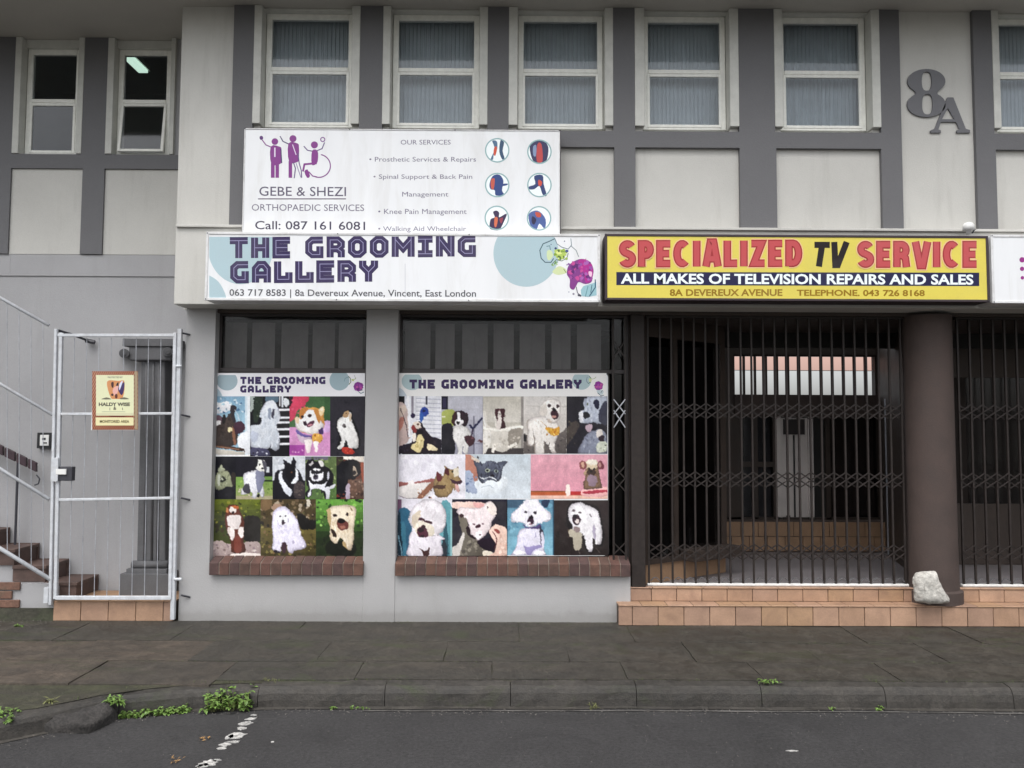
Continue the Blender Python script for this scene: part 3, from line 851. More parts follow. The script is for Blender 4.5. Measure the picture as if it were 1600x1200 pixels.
# back wall shopfront: grey panes, pale doors, dark pane, above two tiled steps
zst = fz(815, 9.05, 1260)
part(MB().box(bx1, XR0+.05, 9.05, YBK, FZ-.02, zst-.004), 'back_step', 'grout')
bs = [o for o in bld.children if o.name.startswith('back_step')][0]
tx = bx1 + .06
hh = (zst-FZ)/2
ty = 0
for row in range(2):
    x = bx1 + .02 + (.1 if row else 0)
    while x < XR0-.02:
        x2 = min(x+.20, XR0)
        MB().box(x, x2-.008, 9.035+row*0.0, 9.05, FZ+row*hh+.004, FZ+(row+1)*hh-.004).build('tile', M['tile2'], bs)
        x += .20
part(MB().box(bx1, XR0, YBK+.0, YBK+.1, zst-.01, zst+.02), 'door_sill', 'brown')
def bx_(px0, px1, y0, y1, py0, py1, name, m, parent=bld, **kw):
    return part(MB().box(fx(px0,YBK,700), fx(px1,YBK,700), y0, y1, fz(py1,YBK,1260), fz(py0,YBK,1260)), name, m, parent, **kw)
dw = bx_(1147, 1157, YBK+.0, YBK+.08, 651, 812, 'glazed_screen', 'brown')
for a_, b_ in ((1178,1184),(1208,1213),(1290,1297)): bx_(a_, b_, YBK+.0, YBK+.07, 651, 812, 'post', 'brown', dw)
bx_(1157, 1208, YBK+.01, YBK+.06, 722, 730, 'rail', 'brown', dw)
bx_(1157, 1178, YBK+.03, YBK+.035, 652, 812, 'pane', 'glass_dark', dw)
bx_(1184, 1208, YBK+.03, YBK+.035, 652, 812, 'pane', 'glass_dark', dw)
bx_(1297, 1371, YBK+.03, YBK+.035, 652, 812, 'pane', 'glass_dark', dw)
dr = bx_(1213, 1271, YBK+.03, YBK+.07, 653, 818, 'door', 'greydoor')
bx_(1213, 1221, YBK+.0, YBK+.03, 651, 816, 'post', 'greydoor', dr); bx_(1263, 1271, YBK+.0, YBK+.03, 651, 816, 'post', 'greydoor', dr)
bx_(1240.5, 1243, YBK+.022, YBK+.03, 680, 816, 'joint', 'dark', dr)
bx_(1225, 1258, YBK-.0, YBK+.02, 655, 679, 'dark_plate', 'shopframe', dr)
bx_(1228, 1234, YBK+.015, YBK+.03, 806, 810, 'letter_slot', 'black', dr)
bx_(1271, 1290, YBK+.03, YBK+.07, 651, 816, 'dark_panel', 'dark', dw)
part(MB().box(1.9, 5.2, 10.6, 10.7, -.05, z_cl0-.03).box(1.9, 2.0, YBK+.16, 10.6, -.05, z_cl0-.03).box(5.1, 5.2, YBK+.16, 10.6, -.05, z_cl0-.03), 'inner_partition', 'brown')
bx_(1157, 1208, YBK+.10, YBK+.11, 652, 812, 'pane_backing', 'pilaster')  # flat grey sheet added behind the left panes so they read lighter
bx_(1297, 1371, YBK+.10, YBK+.11, 652, 812, 'pane_backing', 'column')  # dark sheet added behind the right pane so it reads dark
part(MB().box(2.0, 5.1, YBK+.16, 10.6, z_cl0-.06, z_cl0-.02), 'inner_ceiling', 'brown')
# yard wall behind
# far right shop
part(MB().box(XR0, 6.6, 8.25, 8.3, FZ-.01, .9).box(XR0, 6.6, 8.25, 8.3, 2.2, ZC).box(XR0, 6.6, 9.0, 9.1, .8, 2.3), 'far_shopfront', 'brown')
part(MB().box(XR0+.4, 6.6, 8.27, 8.275, .9, 2.2), 'far_shop_glass', 'glass_dark')
part(MB().box(6.5, 6.6, 6.99, 9.3, 0, ZC), 'arcade_end_wall', 'brown')
# dark post at the corner of the shop and the round brown column
pa, pb = fx(986, 6.965, 700), fx(1008, 6.965, 700)
part(MB().box(pa, pb, 6.96, 7.04, FZ-.002, ZC), 'post', 'grille', bevel=.008)
ccx = (fx(1416, 7.03, 700) + fx(1489, 7.03, 700))/2
zst1 = fz(945, 6.83, 1100)
part(MB().lathe([(.232, zst1), (.232, zst1+.10), (.205, zst1+.115), (.2, zst1+.5), (.2, ZC)], ccx, 7.03, 40), 'column', 'column', smooth=True)
for p in bld.children:
    if p.name == 'column':
        p.data.polygons.foreach_set('use_smooth', [True]*len(p.data.polygons)); 
        e_ = p.modifiers.new('edges', 'EDGE_SPLIT'); e_.split_angle = R(35)

# ---- tiled steps
st = empty('entrance_steps', (4, 6.9, 0), 'two low terracotta tiled steps running in front of the arcade grilles', 'steps')
xs0 = fx(966, 6.83, 955)
MB().box(xs0+.004, 6.6, 6.836, 6.99, -.1, zst1-.002).box(xs0+.004, 6.6, 6.98+.002, 7.0, zst1-.002, FZ-.012).build('step_core', M['grout'], st)
def tilemesh(wd, ht, name, m_, d=.012): return bevelled(MB().box(0, wd, 0, d, 0, ht), name, m_, .0025)
tm = [mat('terracotta tile %d' % i, c, .55, .13, 6, .1, 90, .08, 90, stain=(.17,.10,.075), stain_amt=.45, stain_scale=5) for i, c in enumerate([(.39,.245,.165), (.37,.23,.15), (.41,.26,.175), (.36,.225,.135), (.34,.215,.15)])]
tw = .2175
def tilerow(x0, x1, y, z0, z1, off, parent, tw=tw, mats=tm):
    ms = [tilemesh(tw-.006, z1-z0-.003, 'tile', m_) for m_ in mats]
    x = x0 - off
    while x < x1:
        a_ = max(x, x0); b_ = min(x+tw, x1)
        o = bpy.data.objects.new('tile', rnd.choice(ms))
        o.location = (a_+.002, y-.011+rnd.uniform(-.0012,.0012), z0+.001)
        o.scale = ((b_-a_-.005)/(tw-.006), 1, 1)
        link(o, parent)
        x += tw
tilerow(xs0, 6.5, 6.83, -.0, zst1-.012, .10, st)
tilerow(xs0, 6.5, 6.975, zst1+.002, FZ-.014, .05+.08, st)
def treadrow(x0, x1, y0, y1, z, off, parent):
    ms = [bevelled(MB().box(0, tw-.004, 0, y1-y0, 0, .012), 'tread_tile', m_, .003) for m_ in tm]
    x = x0-off
    while x < x1:
        a_ = max(x, x0); b_ = min(x+tw, x1)
        o = bpy.data.objects.new('tread_tile', rnd.choice(ms)); o.location = (a_+.001, y0, z-.012); o.scale = ((b_-a_-.003)/(tw-.004), 1, 1)
        link(o, parent); x += tw
treadrow(xs0, 6.5, 6.812, 6.975, zst1, .02, st)
treadrow(xs0, 6.5, 6.957, 7.02, FZ, .12, st)
gs = empty('gate_step', (-3.3, 6.95, 0), 'single terracotta tiled step under the white security gate', 'step')
gx0, gx1 = fx(84, 6.93, 955), fx(272, 6.93, 955)
gz = fz(940, 6.93, 180)
MB().box(gx0+.004, gx1, 6.935, 7.36, -.1, gz-.003).build('step_core', M['grout'], gs)
tilerow(gx0, gx1, 6.93, -.0, gz-.002, 0, gs, tw=.2335, mats=tm[:2]+tm[3:])
x = gx0
for k in range(5):
    for (ya, yb) in ((6.92, 7.14), (7.144, 7.36)):
        x2 = min(x+.23, gx1)
        MB().box(x+.001, x2, ya, yb, gz-.003, gz+.008).build('tread_tile', M['tile2'] if k % 2 else tm[3], gs)
    x += .2335

# ================================================================== stairs, gate, railing
sts = empty('staircase', (-4.2, 7.15, 0), 'brown tiled staircase climbing left behind the white railing', 'staircase')
rise, run = .140, .272
x_first = fx(155, 7.37, 890)
zbase = gz+.008
for k in range(14):
    xr = x_first - k*run
    z1 = zbase + (k+1)*rise
    xl = xr - run - .02
    MB().box(xl, xr, 7.0, 7.345, z1-.03, z1).build('tread', M['stair'], sts, bevel=.003, seg=1)
    MB().box(xr-.02-.25-.02, xr-.012, 7.012, 7.345, max(z1-rise+.001, .0), z1-.031).build('riser', M['stair'], sts)
    MB().box(xl+.02, xr+.0, 7.346, 7.366, z1-rise, z1+.075 if 0 else z1+.004).build('skirting', M['stair'], sts)
    MB().box(xr-run-.03, xr-.03, 7.03, 7.34, -.05, z1-rise+.0005).build('flight_core', M['plaster2'], sts)
# low plinth under the flight, stained
part_b = MB().box(-9, gx0-.002, 6.955, 7.01, -.1, fz(912, 6.95, 40)).build('plinth', M['plaster2'], sts)
bm_ = mat('mossy brick face', (.16,.085,.06), .85, .35, 12, .2, 60, .4, 50, stain=(.10,.10,.07), stain_amt=.8, stain_scale=5)
bk_ = bevelled(MB().box(0, .215, 0, .02, 0, .065), 'plinth_brick', bm_, .004)
for row in range(4):
    for k in range(3 if row < 3 else 2):
        o = bpy.data.objects.new('brick', bk_)
        o.location = (fx(20, 6.94, 940) - .225*(k+1) + (.11 if row % 2 else 0)*(1 if k else .6), 6.935, .03+row*.074)
        link(o, sts)
MB().box(-9, gx0-.004, 6.93, 6.955, -.05, .10).build('footing', mat('mossy footing', (.05,.048,.035), .9, .4, 6, .3, 50, .5, 40, stain=(.05,.07,.03), stain_amt=.8, stain_scale=4), sts)

# wall handrail
hr = empty('wall_handrail', U(28, 760, 7.25), 'maroon segmented handrail on a thin dark post beside the stairs', 'handrail')
segp = [(-70,652,-22,682), (-18,684,7,698), (10,700,27,711), (29,711,44,722), (46,722,57,730)]
for (xa, xb) in ((-200,-120),(-117,-70),(-67,-22),(-19,5.5),(8.5,24),(27,42),(45,57.5)):
    q = [(xa, 699+.49*(xa-8.7)), (xb, 699+.49*(xb-8.7)), (xb, 713.5+.49*(xb-8.7)), (xa, 713.5+.49*(xa-8.7))]
    MB().prism([(U(x,y,7.26).x, U(x,y,7.26).z) for x, y in q], 7.245, 7.275).build('rail_segment', M['maroon'], hr, bevel=.003, seg=1)
MB().bar(U(-200,603,7.285), U(57,730,7.285), .05, .012).build('rail_strap', M['frame'], hr)
MB().tube(U(28,722,7.27), U(23,866,7.27), .011).build('post', M['metal_dark'], hr)
pts = [U(57,742,7.26), U(62,748,7.26), U(60,756,7.26), U(54,758,7.26)]
c_h = MB()
for i in range(3): c_h.tube(pts[i], pts[i+1], .006, 6)
c_h.build('hook', M['metal_dark'], hr)

YGT = 6.90
# stair railing
rl = empty('stair_railing', U(80, 940, YGT), 'white painted diagonal steel railing on the left of the gate', 'railing')
def tubep(a_, b_, c2, d2, r, name, m, parent, Y=YGT, n=10):
    return MB().tube(U(a_, b_, Y), U(c2, d2, Y), r, n).build(name, M[m], parent, smooth=True)
railY = YGT
rails = [((-220,341),(76,508)), ((-220,470),(82,648)), ((-220,597),(77,780)), ((-220,722),(80,906))]
for i, (p, q) in enumerate(rails):
    tubep(*p, *q, (.014,.013,.015,.018)[i], 'rail', 'steel', rl)
def yon(i, x):
    (x0, y0), (x1, y1) = rails[i]
    return y0 + (y1-y0)*(x-x0)/(x1-x0)
for k in range(14):
    x = 76 - 18.7*k - 9
    MB().tube(U(x, yon(0, x)+2, railY), U(x+.5, yon(3, x)-2, railY), .0032, 6).build('baluster', M['thin'], rl)
MB().box(fx(69,YGT,930), fx(76,YGT,930), YGT-.01, YGT+.06, fz(942,YGT,72), fz(918,YGT,72)).build('foot_plate', M['steel'], rl)

# gate
gt = empty('security_gate', U(180, 940, YGT), 'white steel barred security gate with a lock box and a warning sign', 'gate')
def flat(a_, b_, c2, d2, wd, dp, name, m, parent, Y=YGT, bevel=.003):
    return MB().bar(U(a_, b_, Y), U(c2, d2, Y), wd, dp).build(name, M[m], parent, bevel=bevel, seg=1)
flat(88, 514, 79, 945, .024, .03, 'post', 'steel', gt)
flat(281.5, 514, 270, 968, .036, .036, 'post', 'steel', gt, Y=YGT+.005)
f = MB()
f.bar(U(96,520,YGT-.01), U(87,936,YGT-.01), .028, .03); f.bar(U(274,520,YGT-.01), U(266,936,YGT-.01), .028, .03)
f.build('gate_frame', M['steel'], gt, bevel=.003, seg=1)
flat(91, 524, 274, 524, .026, .029, 'top_rail', 'steel', gt, Y=YGT-.012)
flat(88, 934, 267, 934, .032, .029, 'bottom_rail', 'steel', gt, Y=YGT-.012)
flat(95, 647, 270, 646, .022, .02, 'cross_rail', 'steel', gt, Y=YGT-.02)
flat(92, 781, 268, 778, .022, .02, 'cross_rail', 'steel', gt, Y=YGT-.02)
for k in range(8):
    xt = 116 + 19.3*k; xb = 108 + 19.6*k
    MB().tube(U(xt+.5, 528, YGT), U(xb, 932, YGT), .0033, 6).build('bar', M['thin'], gt)
lb_ = MB().box(fx(84,YGT-.03,740), fx(113,YGT-.03,740), YGT-.035, YGT+.02, fz(751,YGT,100), fz(729,YGT,100)).build('lock_box', M['metal_dark'], gt, bevel=.004)
MB().box(fx(88,YGT-.04,740), fx(104,YGT-.04,740), YGT-.05, YGT-.036, fz(741,YGT,100), fz(732.5,YGT,100)).build('keyhole_plate', M['plastic'], lb_, bevel=.002)
MB().box(fx(80,YGT-.04,740), fx(91,YGT-.04,740), YGT-.048, YGT-.036, fz(752,YGT,100), fz(715,YGT,100)).build('lock_strap', M['steel'], gt, bevel=.002)
for y in (572, 930-25): MB().tube(U(272,y,YGT-.012), U(284,y,YGT-.012), .012, 8).build('hinge', M['steel'], gt)
for y in (520, 648, 778, 930):
    MB().tube(U(283,y,YGT+.01), U(297,y+3,YL-.001), .008, 8).build('wall_bracket', M['metal_dark'], gt)
MB().tube(U(89,516,YGT+.02), U(108,522,7.1), .014, 8).tube(U(108,521,7.1), U(142,534,7.36), .011, 8).tube(U(134,532,7.33), U(148,535,7.34), .02, 8).build('stay', M['metal_dark'], gt)

# dark pilaster behind the gate
pil = empty('pilaster', (fx(232,7.25,900), 7.28, zbase), 'dark grey classical pilaster with scrolled capital behind the gate', 'pilaster')
Yp0, Yp1 = 7.2, 7.365
def pb2(a_, b_, c2, d2, name, y0=Yp0, bevel=.004, parent=pil):   # px box
    return MB().box(fx(a_,y0,700), fx(b_,y0,700), y0, Yp1, fz(d2,y0,230), fz(c2,y0,230)).build(name, M['pilaster'], parent, bevel=bevel)
MB().prism([(fx(219,Yp0,560), fz(563,Yp0,230)), (fx(256,Yp0,560), fz(563,Yp0,230)), (fx(257,Yp0,870), fz(878,Yp0,230)), (fx(212,Yp0,870), fz(878,Yp0,230))], Yp0+.02, Yp1).build('shaft', M['pilaster'], pil, bevel=.012)
for xx in (229, 240, 249): MB().tube(U(xx, 566, Yp0+.02), U(xx-3, 876, Yp0+.02), .012, 8).build('flute', M['pilaster'], pil, smooth=True)
MB().tube(U(207, 882, 7.215), U(262, 882, 7.215), .035, 12).build('base_moulding', M['pilaster'], pil, smooth=True)
pb2(203, 266, 889, 898, 'base_block', 7.17); pb2(193, 269, 897, 936, 'plinth', 7.15)
pb2(186, 270, 529, 541, 'capital', 7.16)
MB().tube(U(194,552,7.13), U(194,552,Yp1), .042, 18).tube(U(262,550,7.13), U(262,550,Yp1), .042, 18).tube(U(194,552,7.12), U(194,552,7.13), .018, 12).tube(U(262,550,7.12), U(262,550,7.13), .022, 12).build('scroll', M['pilaster'], pil, bevel=.004)
pb2(196, 262, 541, 563, 'echinus', 7.175, bevel=.012)

# intercom on the wing wall
ic = empty('intercom', U(68, 688, 7.36), 'small white intercom panel with thick black frame on the grey wall', 'intercom')
def bxp(px0, px1, py0, py1, Y0, Y1, name, m, parent, bevel=.003, pyr=None, pxr=None, **kw):
    return MB().box(fx(px0,Y0,(py0+py1)/2), fx(px1,Y0,(py0+py1)/2), Y0, Y1, fz(py1,Y0,(px0+px1)/2), fz(py0,Y0,(px0+px1)/2)).build(name, M[m], parent, bevel=bevel, seg=1, **kw)
bxp(57.5, 80.5, 676, 700.5, 7.335, 7.38, 'housing', 'black', ic)
bxp(62, 76, 679.5, 696.5, 7.328, 7.336, 'face_plate', 'plastic', ic)
bxp(66.5, 73, 691, 693, 7.324, 7.329, 'button', 'black', ic, bevel=.001)
bxp(65.5, 71, 684, 687.5, 7.324, 7.329, 'speaker_grille', 'metal_dark', ic, bevel=.001)

# warning sign tied to the gate
YWS = YGT - .04
ws = empty('warning_sign', U(179, 668, YWS), 'cream rectangular warning sign with striped red border on the security gate', 'sign')
bxp(144, 214.5, 581, 672, YWS, YWS+.004, 'sign_board', 'signwhite', ws, bevel=0)
P = Print(YWS-.0006, fr=(120*9.233, 560*9.233, 9.233), k=1.05, seed=3)
P.fr = (120, 560, 9.233)
P.clip = (222, 185, 885, 1030)
P.r(222,185,885,1030,'#a87f5a').r(228,190,880,1025,'#b5896a')
for k in range(-26, 70):
    x = 222 + k*30
    P.q([(x,1030),(x+14,1030),(x+14+420,185),(x+420,185)], '#7c2a22')
P.r(280,240,825,790,'#d8d9b4').r(275,852,822,968,'#ded6a8').r(280,790,825,826,'#cfcaa8')
P.r(835,190,880,1025,'#9c8a70')
P.clip = None
P.text('PROTECTED BY', 450, 665, 262, 285, '#5a5a4a', .02)
P.p([(440,335),(600,325),(690,335),(668,560),(560,585),(490,560)], '#c98a58').p([(500,350),(535,345),(530,420),(505,410)], '#3c1c24').p([(575,370),(605,345),(600,420),(575,425)], '#231a22')
P.p([(540,420),(600,400),(590,500),(555,540),(520,480)], '#dca9a0').p([(600,430),(640,380),(690,345),(680,470),(650,530),(610,480)], '#3b2c5c').p([(615,380),(650,330),(665,335),(620,460)], '#cfd3e8').e(515,525,18,18,'#3b2020').e(572,545,20,35,'#5a2b25')
P.p([(355,590),(430,562),(490,580),(490,592)], '#6b6858', 2).p([(625,575),(690,560),(760,588),(640,590)], '#6b6858', 2)
P.text('HALDY WISE', 320, 770, 640, 685, '#4d4a3e', .05).text('&', 530, 575, 695, 742, '#4d4a3e', .03)
P.l([(480,710),(480,750)], 8, '#5a5748').l([(660,710),(665,745)], 9, '#5a5748').l([(370,770),(700,770)], 6, '#8d8f78')
P.r(480,826,700,838,'#5a2420').text('MONITORED AREA', 335, 760, 892, 928, '#5b5230', .04)
P.build('sign_print', ws)

# ================================================================== number 8A, sensor
def numeral(outs, holes, name, parent):
    cu = bpy.data.curves.new(name, 'CURVE'); cu.dimensions = '2D'; cu.fill_mode = 'BOTH'; cu.extrude = .007; cu.bevel_depth = .001
    for ring in outs + holes:
        s = cu.splines.new('POLY'); s.points.add(len(ring)-1); s.use_cyclic_u = True
        for p, (x, y) in zip(s.points, ring):
            q = U(x, y, YUB-.02); p.co = (q.x, -q.z, 0, 1)
    o = bpy.data.objects.new(name, cu); COL.objects.link(o)
    me = bpy.data.meshes.new_from_object(o.evaluated_get(bpy.context.evaluated_depsgraph_get()))
    bpy.data.objects.remove(o); bpy.data.curves.remove(cu)
    me.transform(Matrix(((1,0,0,0),(0,0,1,YUB-.009),(0,-1,0,0),(0,0,0,1))))
    me.materials.clear(); me.materials.append(M['numeral'])
    o = bpy.data.objects.new(name, me)
    return link(o, parent)
def ell(cx, cy, rx, ry, n=36, e=2.0):
    return [(cx + rx*math.copysign(abs(math.cos(2*math.pi*i/n))**(2/e), math.cos(2*math.pi*i/n)), cy + ry*math.copysign(abs(math.sin(2*math.pi*i/n))**(2/e), math.sin(2*math.pi*i/n))) for i in range(n)]
hn = empty('house_number', U(1468, 205, YUB-.02), 'raised dark grey serif number 8A on the pale pier', 'house number')
# outline of the eight: union of two ellipses traced round
def eight():
    A, B = (1448,126.5,29.5,19), (1448,163,30,19.5)
    pts = []
    for k in range(60):
        t = 2*math.pi*k/60
        d = (math.cos(t), math.sin(t)); best = 0
        for (cx, cy, rx, ry) in (A, B):
            ox, oy = 1448-cx, 145-cy
            a_ = (d[0]/rx)**2+(d[1]/ry)**2; b_ = 2*(ox*d[0]/rx**2+oy*d[1]/ry**2); c2 = (ox/rx)**2+(oy/ry)**2-1
            q = b_*b_-4*a_*c2
            if q > 0: best = max(best, (-b_+math.sqrt(q))/(2*a_))
        pts.append((1448+d[0]*max(best, 17), 145+d[1]*max(best, 8)))
    return pts
numeral([eight()], [ell(1448.5,126.5,8,15,24,2.6), ell(1449.5,162.5,8.5,16,24,2.6)], 'numeral_eight', hn)
numeral([[(1481,152),(1490,152),(1509.5,201),(1516,203),(1516,207),(1495.5,207),(1495.5,203.5),(1500,202),(1494.5,190),(1470.5,190),(1466.5,202),(1470.5,203.5),(1470.5,207),(1454.5,207),(1454.5,203.5),(1461,201)]],
        [[(1481.5,168),(1492,186),(1472,186)]], 'letter_a', hn)
se = empty('alarm_sensor', U(1512, 364, 6.6), 'small white dome sensor standing on top of the yellow sign', 'sensor')
zz = fz(366, 6.6, 1512)
sx = fx(1513, 6.6, 350)
MB().lathe([(.02, zz), (.02, zz+.03), (.045, zz+.035), (.045, zz+.075), (.03, zz+.095), (.008, zz+.1)], sx, 6.6, 18).build('dome', M['plastic'], se, smooth=True)
MB().bar((sx+.03, 6.6, zz+.01), (sx+.055, 6.6, zz+.045), .01, .01).build('bracket', M['metal_dark'], se)

# ================================================================== sign boxes
YS = 6.50
def signbox(px0, px1, py0, py1, Y, depth, name, label, cat, fm, face, fw=.018, tl=0, group=None, rad=.018):
    e_ = empty(name, U((px0+px1)/2, py1, Y), label, cat, group)
    x0, x1 = fx(px0, Y, (py0+py1)/2), fx(px1, Y, (py0+py1)/2)
    pm = (px0+px1)/2
    def zq(px, py): return fz(py, Y, px)
    zb, zt = zq(pm, py1), zq(pm, py0)
    MB().box(x0, x1, Y+.006, Y+depth, zb, zt).build('sign_case', M[fm], e_, bevel=rad, seg=3)
    f = MB()
    f.box(x0, x0+fw, Y-.006, Y+.01, zb, zt).box(x1-fw, x1, Y-.006, Y+.01, zb, zt).box(x0+fw, x1-fw, Y-.0055, Y+.01, zt-fw, zt).box(x0+fw, x1-fw, Y-.0055, Y+.01, zb, zb+fw)
    f.build('sign_frame', M[fm], e_, bevel=.003, seg=1)
    MB().box(x0+fw*.8, x1-fw*.8, Y+.0, Y+.008, zb+fw*.8, zt-fw*.8).build('sign_face', face, e_)
    for xx in (x0+fw*.5, (x0*2+x1)/3, (x0+x1*2)/3, x1-fw*.5):
        for zz_ in (zb+fw*.5, zt-fw*.5):
            MB().tube((xx, Y-.009, zz_), (xx, Y-.004, zz_), .005, 8).build('screw', M['metal_dark'], e_)
    return e_
m_yellow = mat('yellow sign vinyl', (.69,.58,.085), .4, .06, 2, .03, 60, stain=(.45,.40,.15), stain_amt=.3)
s1 = signbox(321, 938, 364, 471, YS, .20, 'grooming_sign', 'long white sign box lettered The Grooming Gallery with teal circles and flowers', 'shop sign', 'alu', M['signwhite'], .022)
s2 = signbox(945, 1545, 367, 470.5, YS, .20, 'tv_service_sign', 'long yellow sign box lettered Specialized TV Service in red and black', 'shop sign', 'signdark', m_yellow, .02)
s3 = signbox(1549, 1990, 368, 475, YS, .20, 'blank_white_sign', 'white sign box with a few magenta dots at the right edge of the row', 'shop sign', 'alu', M['signwhite'], .02)
s4 = signbox(380, 875, 202, 372, 6.60, .10, 'orthopaedic_sign', 'white Gebe and Shezi orthopaedic sign with purple people, standing above the grooming sign', 'shop sign', 'alu', M['signwhite'], .010, rad=.008)
# dark metal angle behind its edge
MB().box(fx(379,6.6,280), fx(876.5,6.6,280), 6.612, 6.69, fz(372,6.6,628), fz(200.5,6.6,628)).build('backing_frame', M['signdark'], s4)

# ---- print: The Grooming Gallery
YP = YS - .0004
P = Print(YP, clip=(327, 370, 932, 466), k=1.1, seed=5)
TEAL = '#a4bac1'; PUR = '#33294f'; LAV = '#8a86aa'
P.e(376, 386, 51, 58, TEAL, 0, 0, 60).p([(318,432),(330,432),(345,445),(352,470),(318,474)], TEAL).e(822, 396, 51, 52, TEAL, 0, 0, 60)
P.clip = (327, 370, 933, 466.5)
P.fr = (630, 350, 4.848); P.clip = None
P.l([(1150,110),(1110,130),(1060,150),(1035,200),(1045,260),(1075,290),(1120,290),(1140,260)], 7, '#3c5560').l([(1150,115),(1165,150),(1200,175),(1250,190),(1275,160),(1270,110)], 5, '#5a6f78').l([(1270,165),(1310,200),(1330,250)], 5, '#6f7d80')
P.l([(1085,170),(1110,165),(1120,230),(1090,250)], 5, '#4a7078').l([(1130,300),(1160,270),(1200,280),(1240,260),(1250,220)], 5, '#556b50')
P.p([(1090,205),(1120,200),(1135,240),(1110,275),(1090,260)], '#c2d0a4').p([(1130,360),(1180,320),(1230,340),(1235,370),(1170,385)], '#c5cfa0')
P.e(1190,225,45,38,'#a9bf5e',0,.2).e(1180,215,22,16,'#d3dc8a',0,.2).sp(1150,190,1240,265,16,11,['#7d9a3c','#dce3a4','#94b04c','#56703a']).sp(1120,280,1170,320,6,8,['#6c9050','#a6bf70'])
P.l([(1215,340),(1235,370)], 5, '#6a7c50').e(1155,185,9,9,'#343d6a').e(1240,205,13,9,'#46508a',0,.2).e(1120,155,4,4,'#446').e(1222,130,5,4,'#446')
P.p([(1250,320),(1290,285),(1340,265),(1385,270),(1425,300),(1442,350),(1435,400),(1425,440),(1380,455),(1330,440),(1310,470),(1290,498),(1262,480),(1262,420),(1240,380)], '#7d3a80')
P.p([(1330,275),(1385,270),(1425,300),(1440,360),(1420,430),(1380,440),(1370,370),(1330,330)], '#a32c84')
P.sp(1265,290,1425,440,46,14,['#5a2868','#8e4a98','#a05aa6','#6c2f78','#b8488c','#94468f'])
P.p([(1405,360),(1430,365),(1425,400),(1408,390)], '#e0b8d0').sp(1240,300,1260,330,4,6,['#7a4a90']).l([(1385,262),(1375,285)], 5, '#b04a90')
P.q([(1345,500),(1365,470),(1462,440),(1465,540),(1400,552),(1350,545)], '#8fb4bc').l([(1455,420),(1455,480),(1410,548)], 8, '#33556a').l([(1310,475),(1320,520),(1345,550)], 6, '#4c4a58').l([(1400,470),(1380,550)], 6, '#5d8890').l([(1430,460),(1420,520)], 5, '#2d4a5c').e(1335,540,14,8,'#3a3a48',20,.3).e(1290,530,8,8,'#7f7a88').e(1255,515,4,4,'#668')
P.fr = (0,0,1)
P.block('THE GROOMING', 359, 743.5, 371.5, 403.5, PUR, LAV, dy=-3)
P.block('GALLERY', 360, 590.5, 409, 442, PUR, LAV, dy=-2)
P.text('063 717 8583 | 8a Devereux Avenue, Vincent, East London', 358.5, 743.8, 452, 462, '#4a4a50', .012, yb1=463.5)
P.l([(633,412),(633,465)], .8, '#b9bac0')
P.build('sign_print', s1)

# ---- print: TV service
P = Print(YP, k=1.1, seed=6)
RED = '#a8494c'
RP = ((.385, '#dcb487'), (.30, '#942c30'), (.205, '#b44b4e'))
P.block('SPECIALIZED', 967.5, 1252.5, 376.5, 417, None, GL=GLH, passes=RP, gap=.13, dy=-1)
P.block('TV', 1271, 1323, 378, 416.5, None, GL=GLV, passes=((.25, '#1d1618'),), gap=.06)
P.block('SERVICE', 1339.5, 1526, 377.5, 417.5, None, GL=GLH, passes=RP, gap=.13)
P.q([(963,425),(1530,426),(1530,447),(963,445.5)], '#1f1f42')
P.text('ALL MAKES OF TELEVISION REPAIRS AND SALES', 970, 1521, 428, 442.6, '#dfeeee', .03, yb1=444.2)
P.text('8A DEVEREUX AVENUE', 1046.5, 1222.6, 452.3, 462, '#8a6a14', .03).text('TELEPHONE. 043 726 8168', 1245, 1445, 453, 461.8, '#8a6a14', .03, yb1=462.4)
P.build('sign_print', s2)

# ---- print: white sign
P = Print(YP, k=1.1, seed=8)
for (x, y, r) in ((1597,406,4.2),(1597,420,3.4),(1597.5,434,2.8),(1610,400,4),(1612,414,3.5),(1623,408,4),(1612,430,3)): P.e(x, y, r, r, '#8c2f7c', 0, 0)
P.build('sign_print', s3)

# ---- print: orthopaedic sign
P = Print(6.5996, fr=(370, 190, 3.077), k=1.1, seed=9)
PU = '#7c3a80'
def man(cx, cy, s_, hr=15):
    P.e(cx, cy, hr, hr, PU, 0, 0, 18)
P.e(183,96,16,16,PU,0,0,18).e(118,78,9,10,'#5d3a70',0,.05,14).l([(122,88),(140,112),(168,124)], 5, PU).p([(163,120),(205,120),(215,135),(214,190),(205,205),(166,205)], PU, 3).r(164,200,182,270,PU).r(186,200,203,270,PU).l([(212,130),(216,200)], 5, '#3f3560').r(180,125,186,170,'#d9cfe0')
P.e(270,82,17,17,PU,0,0,18).l([(208,70),(222,95),(250,108)], 5, '#4a3f66').p([(248,105),(292,105),(299,125),(298,180),(290,195),(252,195)], PU, 3).r(249,190,266,270,PU).l([(272,195),(282,225),(276,272)], 5, '#5d4a78').l([(294,150),(300,200),(310,235),(312,270)], 5, '#5d4a78').l([(268,110),(285,160)], 4, '#d9cfe0').l([(285,200),(308,268)], 4, '#8d80a0')
P.e(373,112,17,17,PU,0,0,18).l([(322,118),(340,138),(362,142)], 5, '#5d4a78').l([(385,140),(410,130),(422,100)], 5, '#5d4a78').ring(413,86,10,5,'#7a4f88',18).p([(362,140),(388,140),(390,185),(380,205),(360,205)], PU, 3).l([(385,200),(325,205),(318,240)], 9, PU).p([(325,240),(340,230),(352,262),(338,270)], PU, 2)
arc = [(395+55*math.cos(R(t_)), 213+55*math.sin(R(t_))) for t_ in range(-80, 125, 9)]
